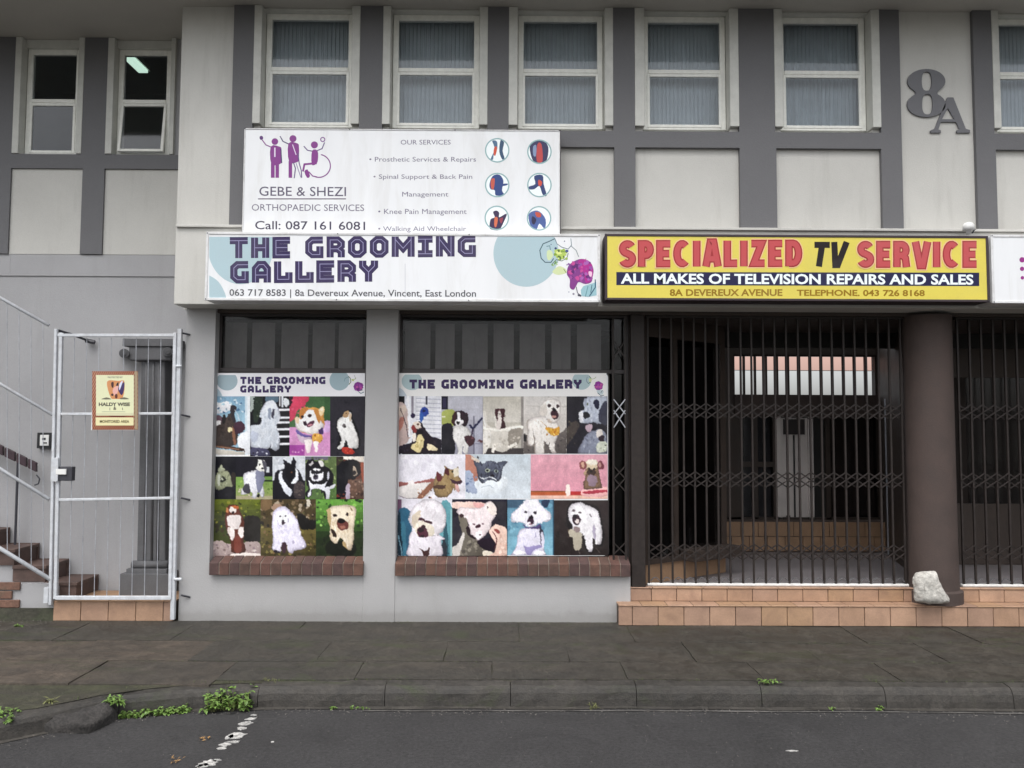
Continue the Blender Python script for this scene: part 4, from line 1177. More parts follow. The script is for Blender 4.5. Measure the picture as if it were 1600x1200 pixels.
P.l(arc, 5, PU).l([(345,240),(365,262),(385,266)], 5, PU)
P.text('GEBE & SHEZI', 108, 525, 313, 356, '#5a5466', .004, yb1=358).r(102,369,525,374,'#5a5060')
P.text('ORTHOPAEDIC SERVICES', 72, 612, 397, 428, '#6a6476', .0, yb1=430).text('Call: 087 161 6081', 88, 617, 478, 517, '#3f394c', .008, yb1=521)
for st_, x0, x1, y0, y1 in (('OUR SERVICES',788,1028,88,110),('• Prosthetic Services & Repairs',637,1150,170,192),('• Spinal Support & Back Pain',657,1132,254,275),('Management',795,1017,338,360),('• Knee Pain Management',680,1105,420,444),('• Walking Aid Wheelchair',680,1103,504,526)):
    P.text(st_, x0, x1, y0, y1, '#6d687c', .0)
icons = [((1252,138), [([(1228,92),(1250,95),(1252,130),(1236,158),(1232,182),(1220,180),(1238,140),(1236,115)],'#4f6a86'), ([(1268,90),(1285,100),(1278,140),(1288,180),(1276,182),(1262,145)],'#39506a'), ([(1240,120),(1252,128),(1242,165),(1234,150)],'#c0503c')]),
 ((1455,145), [([(1408,120),(1430,95),(1455,88),(1480,95),(1498,125),(1492,180),(1475,195),(1435,195),(1418,175)],'#3b3a58'), ([(1445,110),(1465,110),(1470,190),(1442,190)],'#b04848'), ([(1425,120),(1440,115),(1438,165),(1425,160)],'#7d8cab')]),
 ((1252,305), [([(1230,262),(1262,255),(1282,285),(1275,330),(1285,352),(1245,355),(1240,330),(1220,325),(1215,300)],'#33467a'), ([(1222,280),(1240,275),(1235,325),(1222,318)],'#b8584a'), ([(1275,300),(1302,298),(1300,305),(1278,310)],'#33467a')]),
 ((1455,305), [([(1430,262),(1470,258),(1475,300),(1490,355),(1470,350),(1455,310),(1430,325),(1402,325),(1405,312),(1435,300)],'#33406c'), ([(1450,280),(1468,290),(1462,310),(1450,305)],'#c05040')]),
 ((1250,463), [([(1215,510),(1220,470),(1240,460),(1232,435),(1250,428),(1262,440),(1262,460),(1298,442),(1285,480),(1262,520),(1230,520)],'#3a2f4c'), ([(1240,460),(1255,465),(1248,505),(1238,500)],'#c4684c'), ([(1262,470),(1280,462),(1272,490)],'#8a3f4c')]),
 ((1453,465), [([(1402,450),(1425,430),(1455,432),(1485,470),(1480,515),(1455,490),(1440,520),(1412,500)],'#4a5d92'), ([(1435,435),(1460,440),(1462,458),(1442,458)],'#b5503f'), ([(1420,455),(1440,470),(1430,495),(1418,485)],'#2f2c48')])]
for (cx, cy), shp in icons:
    P.e(cx, cy, 56, 56, '#e2e8ea', 0, 0, 36)
    for pts, c in shp: P.p(pts, c, 3)
    P.ring(cx, cy, 56, 6, '#86a6a8', 36)
P.build('sign_print', s4)

# ================================================================== window posters: each printed photo is a part of its poster
YPO = 7.036
L1, L2 = (320,570,6.154), (320,700,5.715)
Q1, Q2, Q3, Q4, Q5 = (610,570,8.0), (780,570,8.0), (610,700,4.444), (610,770,8.421), (780,770,7.619)
po1 = empty('window_poster', U(452, 870, YPO), 'narrower window poster of dog photographs in the left shop window, title on two lines', 'poster', 'grooming posters on the shop windows')
po2 = empty('window_poster', U(786, 868, YPO), 'wider window poster of dog photographs between the pier and the arcade, title on one line', 'poster', 'grooming posters on the shop windows')
def sheet(px0, px1, py0, py1, parent, rad=0):
    pts = []
    if rad:
        for (cx, cy, s) in ((px1-rad, py1-rad, 0), (px0+2, py1-2, 90), (px0+2, py0+2, 180), (px1-rad, py0+rad, 270)):
            r_ = rad if s in (0, 270) else 2
            for k in range(6):
                t = R(s + 18*k); pts.append((cx+r_*math.cos(t), cy+r_*math.sin(t)))
    else: pts = [(px0,py0),(px1,py0),(px1,py1),(px0,py1)]
    w_ = []
    for x, y in pts:
        q = U(x, y, YPO); w_.append((q.x, q.z))
    MB().prism(w_, YPO, YPO+.006).build('vinyl_sheet', M['signwhite'], parent)
    q = [(x + (1.5 if x > (px0+px1)/2 else -1.5), y + (1.5 if y > (py0+py1)/2 else -1.5)) for x, y in pts]
    MB().prism([(U(x,y,YPO).x, U(x,y,YPO).z) for x, y in q], YPO+.0062, YPO+.009).build('sheet_edge', M['shopframe'], parent)
sheet(334, 570, 583, 870, po1); sheet(621.5, 950, 583, 868.5, po2, 7)
seedn = [100]
def photo(parent, fr, x0, y0, x1, y1, bg, label):
    seedn[0] += 1
    P = Print(YPO-.0006, fr=fr, clip=(x0,y0,x1,y1), k=1.02, seed=seedn[0])
    P.rast = []; P.r(x0,y0,x1,y1,bg); P.lab = label; P.par = parent
    return P
def done(P, name='photo_print'): P.build_photo(name, P.par, label=P.lab)
def fur(P, pts, col, cols, n, size, k=4, rag=.06):
    """a body in three tones: smooth mass, then tufts of fur inside its outline"""
    P.p(pts, mixh(col, '#241c24', .30), k)
    cx0 = sum(p[0] for p in pts)/len(pts); cy0 = sum(p[1] for p in pts)/len(pts)
    for q_s, t_ in ((.955, .16), (.90, .06), (.84, 0)):
        P.p([(cx0+(x-cx0)*q_s, cy0+(y-cy0)*q_s) for x, y in pts], mixh(col, '#241c24', t_), k)
    cx = sum(p[0] for p in pts)/len(pts); cy = sum(p[1] for p in pts)/len(pts)
    for _ in range(n):
        i = P.r_.randrange(len(pts)); t = P.r_.uniform(.15, .93); j = (i+1) % len(pts); m = P.r_.random()
        x = cx + ((pts[i][0]*(1-m)+pts[j][0]*m)-cx)*t; y = cy + ((pts[i][1]*(1-m)+pts[j][1]*m)-cy)*t
        z = size*P.r_.uniform(.5, 1.3)
        P.e(x, y, z*.55, z*1.25, mixh(P.r_.choice(cols), col, .66), P.r_.uniform(-35, 35), .25, 8)
WHT = ['#e6e4ee','#c9c8d6','#f0eef4','#b4b3c6']
CRM = ['#efe6dc','#d6c9bb','#c6b6a6','#f4eee8']

# header bands
P = Print(YPO-.0006, fr=L1, clip=(88,80,1540,303), k=1.08, seed=31)
P.r(88,80,1540,303,'#e4e3e6').e(215,155,100,92,'#98aab2',0,0,40).r(88,78,330,98,'#e4e3e6').p([(88,225),(130,235),(165,290),(160,310),(80,310)],'#a9bcc6').e(1295,150,96,97,'#98acb3',0,0,40)
P.l([(1380,110),(1400,130),(1405,165),(1385,190)], 7, '#586b3c').l([(1385,115),(1350,130),(1340,160)],5,'#6c8a90').l([(1410,140),(1440,140),(1455,125)],6,'#a0b068').l([(1440,100),(1450,140)],4,'#999').e(1425,150,12,8,'#b8c47c',0,.3)
P.e(1478,210,46,46,'#7c3284',0,.1,24).sp(1450,180,1505,240,16,11,['#5f2468','#98409c','#b04f92']).l([(1480,260),(1500,275),(1530,262)],7,'#557780').l([(1490,250),(1520,240)],6,'#3c5060')
P.block('THE GROOMING', 342, 1160, 116, 184, '#3a2c58', None, wd=.33).block('GALLERY', 340, 830, 200, 266, '#3a2c58', None, wd=.33)
P.build('header_print', po1)
P = Print(YPO-.0006, fr=Q1, clip=(95,104,2700,392), k=1.08, seed=32)
P.r(95,104,2700,392,'#e2e0de').e(270,205,128,112,'#a6b9bc',0,0,40).r(95,104,420,122,'#e2e0de').r(400,104,450,400,'#e2e0de').p([(95,290),(150,310),(195,370),(195,395),(90,395)],'#b9c2ca')
P.fr = Q2
P.clip = (-1265,104,1352,392)
P.e(1030,200,118,112,'#a6b9bc',0,0,40).r(880,104,1180,122,'#e2e0de').l([(1125,140),(1150,170),(1145,215),(1110,235)],8,'#3f6a50').l([(1160,180),(1195,170),(1210,150)],6,'#98a86a').e(1140,190,20,24,'#c8cf9c',0,.2,14).l([(1100,150),(1090,200),(1110,230)],5,'#557')
P.e(1243,262,55,55,'#84308a',0,.1,24).sp(1210,230,1280,300,16,14,['#5f2468','#98409c','#b04f92']).p([(1220,320),(1300,320),(1290,370),(1240,360)],'#b6c2c6').l([(1230,350),(1270,385),(1310,380)],9,'#4d626a').l([(1290,320),(1270,350)],7,'#2f4a58')
P.fr = Q1; P.clip = (95,104,2700,392)
P.block('THE GROOMING GALLERY', 238, 2390, 186, 298, '#372a52', None, wd=.33)
P.build('header_print', po2)

# ---- left poster, top row
P = photo(po1, L1, 85,303,435,880,'#8fb0c4','printed photo of a grey schnauzer at a blue and white counter')
P.grad(85,303,435,470,'#7fa0b8','#86a8c0',3).p([(85,350),(150,370),(210,350),(255,380),(240,440),(150,470),(85,460)],'#dfe0e6').sp(95,310,430,470,30,15,['#5f84a0','#a6c4d4','#c6d6de','#4f7290']).p([(85,500),(150,490),(180,560),(85,600)],'#6c5660').p([(88,560),(120,535),(155,545),(140,590),(95,600)],'#e0dcd8')
P.r(385,303,435,880,'#c3d2dc').r(405,303,435,880,'#dde4ea').r(85,700,160,790,'#3a3433')
fur(P,[(95,600),(160,560),(175,490),(200,520),(230,480),(265,470),(280,540),(310,600),(320,700),(300,760),(200,790),(110,770),(85,740),(85,620)],'#4b403c',['#2e2726','#5d524b','#6a5c54','#352d2c'],60,13)
P.p([(180,480),(205,500),(200,560),(170,560)],'#2b2526').p([(250,400),(290,395),(305,430),(280,470),(300,540),(270,550),(245,440)],'#3a343c').e(240,622,24,26,'#d8c89c',0,.15).p([(285,560),(345,545),(380,580),(370,640),(310,665),(285,640)],'#4c2f40').p([(262,590),(290,640),(300,760),(275,750)],'#8a6450').l([(290,430),(320,500),(330,540)],9,'#b9c3cc')
P.p([(320,690),(400,640),(435,660),(435,860),(330,800)],'#dde0e6').q([(85,760),(370,800),(385,835),(85,790)],'#4a352c').q([(100,775),(330,805),(330,818),(100,788)],'#8d6c58').q([(85,800),(380,840),(385,870),(85,860)],'#bdb6aa').r(85,862,435,880,'#e4e2e2')
done(P)
P = photo(po1, L1, 435,303,815,880,'#16141f','printed photo of a white poodle beside black and white bars')
P.p([(435,303),(480,303),(470,420),(435,450)],'#9fa8a2').p([(480,320),(560,330),(520,540),(470,530)],'#2f3d30').sp(450,310,590,540,20,12,['#56604e','#1a2018','#8d978c','#29303a']).p([(590,303),(700,303),(700,360),(600,370)],'#5c7180')
for y in (425,500,545,610,680,750): P.q([(690,y),(815,y-2),(815,y+18),(690,y+22)],'#e2e2ea')
P.r(735,303,755,410,'#c8ccd2').p([(755,330),(800,330),(805,390),(770,400)],'#d4d8dc').r(715,303,725,400,'#e4e4e8')
fur(P,[(560,400),(600,350),(670,360),(715,430),(725,520),(690,580),(715,680),(715,780),(690,820),(650,810),(640,700),(620,800),(480,810),(440,760),(440,590),(530,570),(545,500),(530,460)],'#c4cad4',['#dfe4ea','#9aa2b0','#b2bac6','#eef0f4'],110,15)
P.e(637,420,62,70,'#cfd4dc',0,.08).e(655,470,14,44,'#4a4658',8,.2).p([(610,420),(640,430),(630,520),(610,510)],'#8e96a6').p([(440,640),(520,660),(500,730),(450,740)],'#aab0c0').p([(450,800),(600,810),(620,880),(460,880)],'#4c4a62').sp(450,820,620,880,10,10,['#8c8fa2','#2c2a3c','#c7c9d4'])
done(P)
P = photo(po1, L1, 815,303,1205,875,'#4d7048','printed photo of a smiling corgi on a pink mat')
P.p([(815,303),(1000,303),(960,390),(900,430),(860,520),(815,530)],'#c8435f').p([(820,310),(850,303),(840,380),(815,400)],'#3d1f30').sp(830,330,960,500,14,14,['#e0607a','#b13454','#d24c68']).r(1150,303,1205,580,'#42663f').r(815,600,1205,875,'#c689b4').p([(1120,560),(1200,540),(1205,640),(1130,640)],'#c9a0d0')
P.q([(815,770),(960,770),(960,875),(815,860)],'#9e4a98').sp(820,640,1200,870,30,14,['#d59cc4','#b878a8','#cf94c0'])
P.p([(915,440),(960,415),(1060,410),(1105,425),(1125,405),(1150,415),(1140,500),(1150,560),(1120,640),(1040,660),(940,650),(890,600),(865,530),(870,510),(910,500)],'#c98d4a')
P.p([(1095,430),(1130,402),(1148,420),(1135,480),(1105,490)],'#ecc998').p([(1108,430),(1130,415),(1130,450)],'#f4e0c4')
fur(P,[(955,450),(1000,430),(1060,440),(1085,500),(1140,580),(1110,640),(1040,670),(960,650),(890,620),(865,530),(900,510),(930,500)],'#efe6e2',['#f6f0ee','#dccdc4','#e6dcd8'],40,12)
P.p([(915,440),(950,420),(1000,425),(960,470),(930,530),(912,500)],'#b87a3c').p([(1040,420),(1090,440),(1110,520),(1100,570),(1070,500)],'#c08444').p([(870,510),(905,505),(905,560),(880,565)],'#e2c2a0').e(938,500,14,13,'#2c1820').e(1008,490,20,15,'#3a2024').p([(945,545),(975,545),(985,575),(965,590),(945,570)],'#341c30').p([(980,570),(1045,535),(1050,560),(1010,595),(985,590)],'#5c3048').e(1010,578,20,9,'#c88a94',-20)
P.p([(885,620),(960,670),(1060,680),(1120,640),(1130,600),(1140,660),(1060,705),(960,700),(890,660)],'#6a5c94').p([(890,660),(960,700),(1020,700),(1020,760),(960,760),(905,720)],'#b9a2b4').p([(1090,630),(1130,610),(1135,660),(1110,670)],'#4d3466')
P.p([(1040,660),(1100,665),(1135,690),(1110,745),(1040,740)],'#d39a48').sp(1045,670,1120,735,14,10,['#8c4c24','#f0c070','#e0a850'])
P.p([(960,720),(1030,720),(1020,780),(1005,838),(975,838),(970,780)],'#ecdcd8').p([(1045,740),(1095,740),(1085,780),(1080,835),(1058,832),(1050,790)],'#f0e0dc')
done(P)
P = photo(po1, L1, 1205,303,1540,880,'#35323c','printed photo of a white dog sitting up against black')
P.sp(1210,310,1530,860,26,25,['#2e2b36','#3b3843','#292632'])
P.p([(1270,520),(1320,500),(1345,450),(1410,440),(1430,520),(1470,620),(1495,720),(1480,800),(1440,820),(1290,820),(1270,780),(1290,700),(1265,600)],'#16141b')
fur(P,[(1285,525),(1330,500),(1350,455),(1385,450),(1412,470),(1410,520),(1440,600),(1475,700),(1478,770),(1455,805),(1420,800),(1410,830),(1385,820),(1370,740),(1345,740),(1330,800),(1290,810),(1275,790),(1320,750),(1290,650),(1272,590)],'#dcdad6',['#efeeea','#bdbab6','#cfccc8'],60,12)
P.p([(1330,490),(1345,455),(1385,445),(1375,500),(1345,510)],'#a88a68').p([(1385,470),(1410,475),(1405,540),(1388,530)],'#c4ae96').e(1340,590,16,20,'#6e6868').e(1350,600,9,10,'#2c2828').e(1360,468,6,5,'#221').p([(1320,800),(1370,790),(1420,810),(1440,850),(1340,850)],'#a8382a').sp(1330,800,1430,850,8,8,['#d0604c','#7c2018'])
done(P)

# ---- left poster, middle row
P = photo(po1, L2, 70,76,278,458,'#1b1a26','printed photo of a small fluffy dog in a dark corner')
P.sp(80,340,270,455,14,16,['#14131c','#262433']).p([(240,220),(278,240),(278,330),(235,320)],'#3c3530')
fur(P,[(110,220),(150,205),(215,215),(235,290),(250,345),(190,345),(130,375),(80,330),(95,270)],'#93977c',['#b8bca4','#6e725c','#a4a88c','#4c5040'],40,11)
P.p([(120,190),(150,150),(160,175),(185,185),(170,205),(125,208)],'#a0a48c').e(160,280,26,26,'#3e3f38',0,.2).e(152,278,12,12,'#b8bca6').e(165,295,8,6,'#222').p([(120,240),(140,245),(132,330),(115,320)],'#c0c4b0')
done(P)
P = photo(po1, L2, 278,76,605,458,'#22202c','printed photo of a spotted black and white dog sitting on grass')
P.grad(278,258,605,458,'#7a9850','#8f9a62',4).r(278,258,330,330,'#7d9c54').r(530,255,605,300,'#6f8d4c').sp(285,270,600,450,40,13,['#94ac5c','#5f7a3a','#aab07c','#bdb49c']).r(540,235,605,255,'#101018').r(280,425,605,458,'#a39c80').r(420,20,590,65,'#6c7488').sp(420,20,580,70,8,12,['#9aa4b4','#3c4254'])
P.r(545,170,575,220,'#b8bcc0').r(530,285,600,300,'#2a3a24')
fur(P,[(345,250),(390,215),(450,200),(500,190),(530,230),(520,330),(530,400),(520,440),(500,430),(490,350),(470,400),(455,440),(425,440),(420,370),(400,400),(330,415),(325,380),(350,330)],'#d2d2d8',['#ebebee','#a8a9b4','#c0c0ca'],50,12)
P.p([(355,330),(395,320),(410,370),(400,405),(360,400),(340,370)],'#4c4a52').p([(455,210),(510,200),(530,250),(520,330),(480,400),(460,330)],'#7c7e92')
P.p([(445,120),(480,105),(530,110),(548,150),(540,200),(500,210),(460,190),(442,165)],'#d8d6ce').p([(430,100),(465,92),(475,130),(450,180),(432,160)],'#26242c').p([(505,105),(545,130),(550,180),(530,210),(520,160)],'#57555e').e(490,150,9,8,'#222').e(512,180,11,9,'#1c1a20').e(500,170,12,14,'#eee8d8').e(478,425,14,12,'#1c1a20')
done(P)
P = photo(po1, L2, 605,76,897,458,'#c2c6cc','printed portrait of a black shepherd dog, ears up')
P.r(605,290,897,458,'#3a3740').sp(610,75,890,280,14,30,['#cfd2d8','#b4b8c0'])
fur(P,[(640,215),(700,190),(715,170),(700,105),(740,130),(780,140),(785,85),(810,110),(810,170),(850,220),(880,300),(895,380),(890,458),(615,458),(620,300)],'#1e1c26',['#2e2c38','#14121a','#3c3a48'],50,14)
P.p([(672,215),(700,205),(690,260),(740,340),(780,380),(760,430),(720,400),(680,330),(660,260)],'#d0d4de').p([(780,190),(810,180),(835,230),(830,290),(790,320),(765,300),(790,250)],'#dcdfe6').p([(730,150),(790,150),(810,220),(780,300),(745,300),(720,230)],'#16141c').e(775,215,6,8,'#6a4c38').p([(800,320),(860,300),(890,360),(890,440),(800,440)],'#4a4244').sp(800,320,890,440,16,12,['#5c5350','#37323a','#6e625c'])
done(P)
P = photo(po1, L2, 897,76,1175,458,'#63744a','printed photo of a black and white husky standing')
P.r(897,65,1100,110,'#6d6a78').sp(900,70,1170,300,40,16,['#7f8f5c','#4c5c3a','#93a070','#54604a']).r(897,330,1175,458,'#5a7442').sp(900,330,1170,455,24,14,['#6e8c4c','#46603a','#7a9a58'])
fur(P,[(905,160),(925,110),(960,100),(985,120),(1025,110),(1055,120),(1060,160),(1110,185),(1150,250),(1140,320),(1150,330),(1115,360),(1100,450),(1070,455),(1060,380),(960,360),(950,430),(920,435),(900,400),(930,360),(905,300)],'#17151d',['#24222c','#101018','#2e2c38'],50,13)
P.p([(925,290),(960,320),(1060,320),(1090,300),(1075,350),(1110,350),(1110,445),(1080,455),(1070,380),(960,365),(950,420),(925,432),(925,410),(945,370)],'#d3d4dc').e(1000,240,62,58,'#e0dfe6',0,.08).p([(960,180),(990,200),(1040,185),(1050,220),(1005,235),(955,225)],'#201e28').e(985,195,16,9,'#e8e6ec').e(1020,195,16,9,'#e8e6ec').e(990,262,24,26,'#4c4656',0,.1).e(985,250,14,10,'#14121a').p([(1015,120),(1040,110),(1065,150),(1040,170)],'#d0ccc8').p([(935,150),(960,120),(970,140),(945,165)],'#b0acac').e(1100,250,10,40,'#b8b8c4',8).p([(1110,350),(1160,320),(1155,345),(1115,370)],'#c8c8d0')
done(P)
P = photo(po1, L2, 1175,76,1420,458,'#6a4236','printed photo of a large black and tan dog')
P.r(1175,60,1240,200,'#44392f').q([(1235,60),(1420,60),(1420,130),(1390,125),(1235,100)],'#ddd2c4').sp(1180,65,1240,150,10,10,['#5a6040','#352c28'])
fur(P,[(1175,180),(1210,135),(1270,110),(1340,105),(1390,150),(1400,200),(1370,250),(1330,280),(1290,270),(1260,340),(1260,420),(1230,440),(1160,450),(1160,250)],'#17171f',['#22222c','#0f0f16','#2c2c38'],50,14)
P.p([(1320,170),(1350,180),(1360,240),(1330,250)],'#a89888').e(1335,225,16,18,'#2a2428').e(1330,180,6,7,'#c9b49c').p([(1280,290),(1330,280),(1410,290),(1415,440),(1300,445),(1290,380)],'#6b5448').sp(1290,290,1415,440,26,14,['#8c7264','#4c3a34','#7c6254','#a08a7c']).p([(1262,340),(1290,320),(1295,445),(1260,445)],'#a89aa8').p([(1390,150),(1420,140),(1420,300),(1400,280)],'#a05a44').sp(1180,400,1250,445,8,12,['#7c3a2c','#4c2a24'])
done(P)

# ---- left poster, bottom row
P = photo(po1, L2, 65,458,498,985,'#4a5124','printed photo of a brown and white dog on a stone')
P.grad(65,458,498,700,'#6c7528','#3c4220',5).sp(70,465,495,700,60,17,['#7e8630','#525a20','#8d8a38','#3a4018','#62681f']).sp(80,620,495,830,20,22,['#2c2a20','#38331f','#4a3f28']).p([(360,620),(498,640),(498,830),(350,820)],'#25211e')
P.p([(65,845),(150,830),(240,860),(380,835),(490,850),(498,985),(65,985)],'#9f8f8c').sp(70,860,490,980,34,15,['#b8a8a4','#7f706e','#c4b8b2','#8d7d80']).p([(240,945),(380,935),(490,945),(480,975),(250,972)],'#d8ccc4')
fur(P,[(200,530),(230,510),(290,510),(310,560),(345,630),(350,720),(345,830),(365,900),(345,935),(245,930),(235,850),(205,760),(180,680),(185,600)],'#6a3a2c',['#8a5138','#4c2820','#7c4632','#5a3028'],60,12)
P.p([(200,530),(215,560),(210,580),(190,570)],'#c08058').p([(230,525),(270,525),(285,560),(255,590),(225,570)],'#e2d4cc').p([(225,520),(290,515),(300,545),(265,545),(250,530)],'#b4683c').e(252,578,13,12,'#341c20').p([(205,610),(250,600),(305,600),(325,640),(300,720),(260,720),(210,690),(200,650)],'#ddd0cc').p([(215,720),(255,710),(270,780),(245,822),(228,800)],'#e8dcd6').p([(300,720),(345,710),(340,790),(320,805),(300,770)],'#e8dcd6').p([(270,800),(320,800),(325,920),(265,925)],'#7c4438').e(215,735,14,30,'#d6c4bc')
done(P)
P = photo(po1, L2, 498,458,992,985,'#54482f','printed photo of a large white fluffy samoyed dog sitting')
P.sp(505,462,985,700,90,20,['#6e5d48','#3f3628','#8a7866','#2e2a22','#7d6c54','#a49684','#5c5a34']).grad(498,715,992,985,'#6c6236','#4c4424',5).sp(505,700,985,980,70,18,['#7c7440','#544c28','#8a7f50','#3e381e','#7a6648']).p([(820,600),(870,590),(930,640),(992,650),(992,720),(860,720)],'#211e1c').e(925,490,20,36,'#c9bfae',0,.2).p([(520,458),(600,470),(590,530),(540,560),(500,540)],'#786348')
P.p([(600,540),(620,505),(660,498),(700,520),(690,545),(630,560)],'#9c8270')
fur(P,[(610,600),(620,560),(680,525),(730,530),(770,570),(820,630),(840,700),(860,770),(900,850),(890,895),(800,915),(780,940),(740,920),(735,850),(690,850),(670,900),(670,940),(620,915),(605,880),(610,780),(598,700)],'#dcd6ec',['#f1eef8','#c3bcd8','#e6e0f2','#b0a8c8'],120,15)
P.e(700,635,58,55,'#efebf6',0,.05).e(672,612,9,7,'#3c3648').e(722,612,9,7,'#3c3648').e(698,650,11,9,'#241e2c').p([(682,660),(718,660),(708,685),(694,685)],'#4c3a4c').l([(648,640),(660,690),(690,700)],5,'#a9a2be').l([(745,630),(745,665)],6,'#8d86a4').p([(690,850),(725,845),(728,920),(700,940),(685,900)],'#4c3440').p([(620,910),(660,915),(670,940),(620,930)],'#2c2430').e(790,840,10,18,'#a9a2bc')
done(P)
P = photo(po1, L2, 992,455,1415,985,'#2c3a20','printed photo of a cream terrier running on grass')
P.grad(992,455,1415,800,'#6c9a48','#2e4220',6).sp(1000,458,1410,700,80,20,['#82b058','#4f7c38','#3a5c2c','#94c068','#2c4424','#6aa044']).sp(1000,750,1410,980,40,22,['#26301c','#1d2418','#323c22']).p([(1110,830),(1330,850),(1320,960),(1100,940)],'#1c2016')
fur(P,[(1100,560),(1130,525),(1220,512),(1310,515),(1345,545),(1345,620),(1330,700),(1330,800),(1310,900),(1280,910),(1260,870),(1240,820),(1200,800),(1180,850),(1140,840),(1115,780),(1120,700),(1105,620)],'#dccab0',['#efe2d0','#bfa98c','#e4d4bc','#a8906f'],110,15)
P.p([(1095,555),(1120,540),(1130,620),(1115,700),(1098,620)],'#b8a078').p([(1180,650),(1230,640),(1280,670),(1275,720),(1230,735),(1190,710)],'#74443e').e(1215,650,32,22,'#1e1418',0,.1).e(1165,605,17,14,'#3c2a28',0,.1).e(1272,595,13,13,'#33232a').e(1232,706,24,16,'#9a6a5c').p([(1125,720),(1160,740),(1180,790),(1150,790)],'#3c2c26').l([(1285,520),(1315,560)],7,'#8a7458').l([(1160,690),(1170,740)],10,'#efe0c8').p([(1230,830),(1260,850),(1280,905),(1300,910),(1240,880)],'#a89068')
done(P)

# ---- wide poster, top row
P = photo(po2, Q1, 105,392,638,1118,'#d3d3da','printed photo of a small tan and black dog beside a striped wall with a blue balloon')
P.r(105,392,180,500,'#16141f').p([(105,500),(200,520),(240,700),(250,900),(105,1000)],'#b59f9a').p([(110,520),(180,510),(210,560),(150,640),(105,620)],'#cbb6a8').p([(105,690),(170,650),(160,760),(110,830)],'#b0786c').l([(130,540),(200,760),(225,900)],9,'#4c3f44').l([(225,392),(240,900)],26,'#e6e4e8').r(262,392,292,640,'#8c8790')
for i in range(11):
    y = 420+52*i; P.q([(320,y),(630,y+12),(630,y+22),(320,y+10)],'#a9a9b8').q([(325,y+14),(420,y+18),(420,y+26),(325,y+22)],'#edecf2')
P.r(440,392,462,500,'#4a4a58').e(425,590,55,60,'#2f4a94',0,.05,20).e(418,580,20,18,'#1a2458').p([(365,590),(420,640),(405,690),(385,720),(368,680)],'#3560a4').e(282,640,28,34,'#33264c').p([(630,940),(638,1118),(105,1118),(105,1020),(300,960),(480,900)],'#231a2c')
fur(P,[(275,760),(320,715),(390,720),(410,770),(470,850),(560,960),(600,1030),(600,1100),(120,1100),(250,1000),(280,900)],'#2c1f2c',['#3c2c38','#1c141e','#4c3844'],40,16)
P.e(330,760,52,48,'#dccabc',0,.1).p([(265,770),(300,760),(325,830),(300,850),(270,810)],'#8a3c3c').e(345,745,14,10,'#5c3424').p([(330,830),(390,810),(410,850),(370,880),(330,860)],'#1f1420').p([(275,870),(315,850),(320,930),(290,960)],'#e2d6cc').p([(340,880),(405,880),(415,1000),(380,1080),(340,1090),(270,1050),(260,1010),(330,960)],'#d2bf8c').p([(455,990),(520,1000),(590,1050),(560,1070),(470,1060)],'#d8c6a0').sp(300,920,400,1060,16,13,['#e6d8ac','#b09c68']).sp(110,1010,230,1100,12,14,['#3a3348','#4c3f54'])
done(P)
P = photo(po2, Q1, 638,392,1158,1118,'#a7a6b0','printed photo of a brown and white spaniel sitting with a leash')
P.grad(638,405,1158,1118,'#b2b1ba','#8d8c98',5).r(638,392,722,560,'#1f1a33').r(655,420,700,540,'#3a3454').p([(645,590),(800,570),(800,760),(650,750)],'#99a05c').r(645,640,690,660,'#d8d8b0').p([(640,770),(780,770),(800,1118),(638,1118)],'#23222c').p([(1060,800),(1158,640),(1158,1118),(1040,1118)],'#9f9fac').r(1035,640,1050,1118,'#6c6a78').r(1060,980,1150,990,'#7c7a88')
fur(P,[(790,780),(850,750),(940,770),(990,820),(1000,880),(960,900),(975,1000),(965,1118),(925,1118),(910,1000),(890,1000),(895,1118),(845,1118),(830,1000),(780,900)],'#d3d0cc',['#ebe9e6','#b4b1ae','#c6c3c0'],70,16)
P.p([(790,610),(850,575),(930,590),(972,650),(960,750),(920,770),(880,730),(860,650),(820,700),(810,770),(770,720),(765,670)],'#33202c').sp(880,610,960,740,16,14,['#442c38','#241622']).p([(835,600),(870,600),(875,660),(915,700),(890,750),(830,760),(810,720),(840,660)],'#e4e0e0').e(848,727,20,18,'#1c1418').e(830,680,7,8,'#1c1418').e(890,680,8,8,'#1c1418').p([(790,610),(830,590),(820,650),(800,740),(770,720)],'#4a2a2c')
P.l([(985,750),(1030,800),(1090,730),(1140,670)],26,'#2c2c50').l([(1030,800),(1010,900)],18,'#3a2c44').p([(920,900),(980,880),(1060,920),(1050,960),(1000,1020),(940,960)],'#4c3038').e(1130,955,38,16,'#6c4c50',5,.2).sp(930,900,1050,960,10,14,['#6c4850','#2c1c28'])
done(P)
P = photo(po2, Q2, -205,395,305,1118,'#b3ada2','printed photo of a small dog sitting in a white bathtub')
P.grad(-205,410,305,720,'#bab4a8','#c3bdb3',4).r(270,395,305,1118,'#8e8884').r(-205,1040,305,1118,'#4a4444').p([(-200,600),(-160,600),(-140,760),(0,790),(60,780),(250,750),(290,780),(240,800),(200,830),(180,1000),(60,1080),(-60,1060),(-150,960),(-190,820)],'#c6bfb4').p([(-205,760),(-100,800),(130,780),(290,760),(280,800),(150,825),(-60,830),(-190,800)],'#e6e0d4').l([(-205,600),(-170,780)],16,'#ece8e0').l([(-60,640),(-40,780)],10,'#e6e0d4')
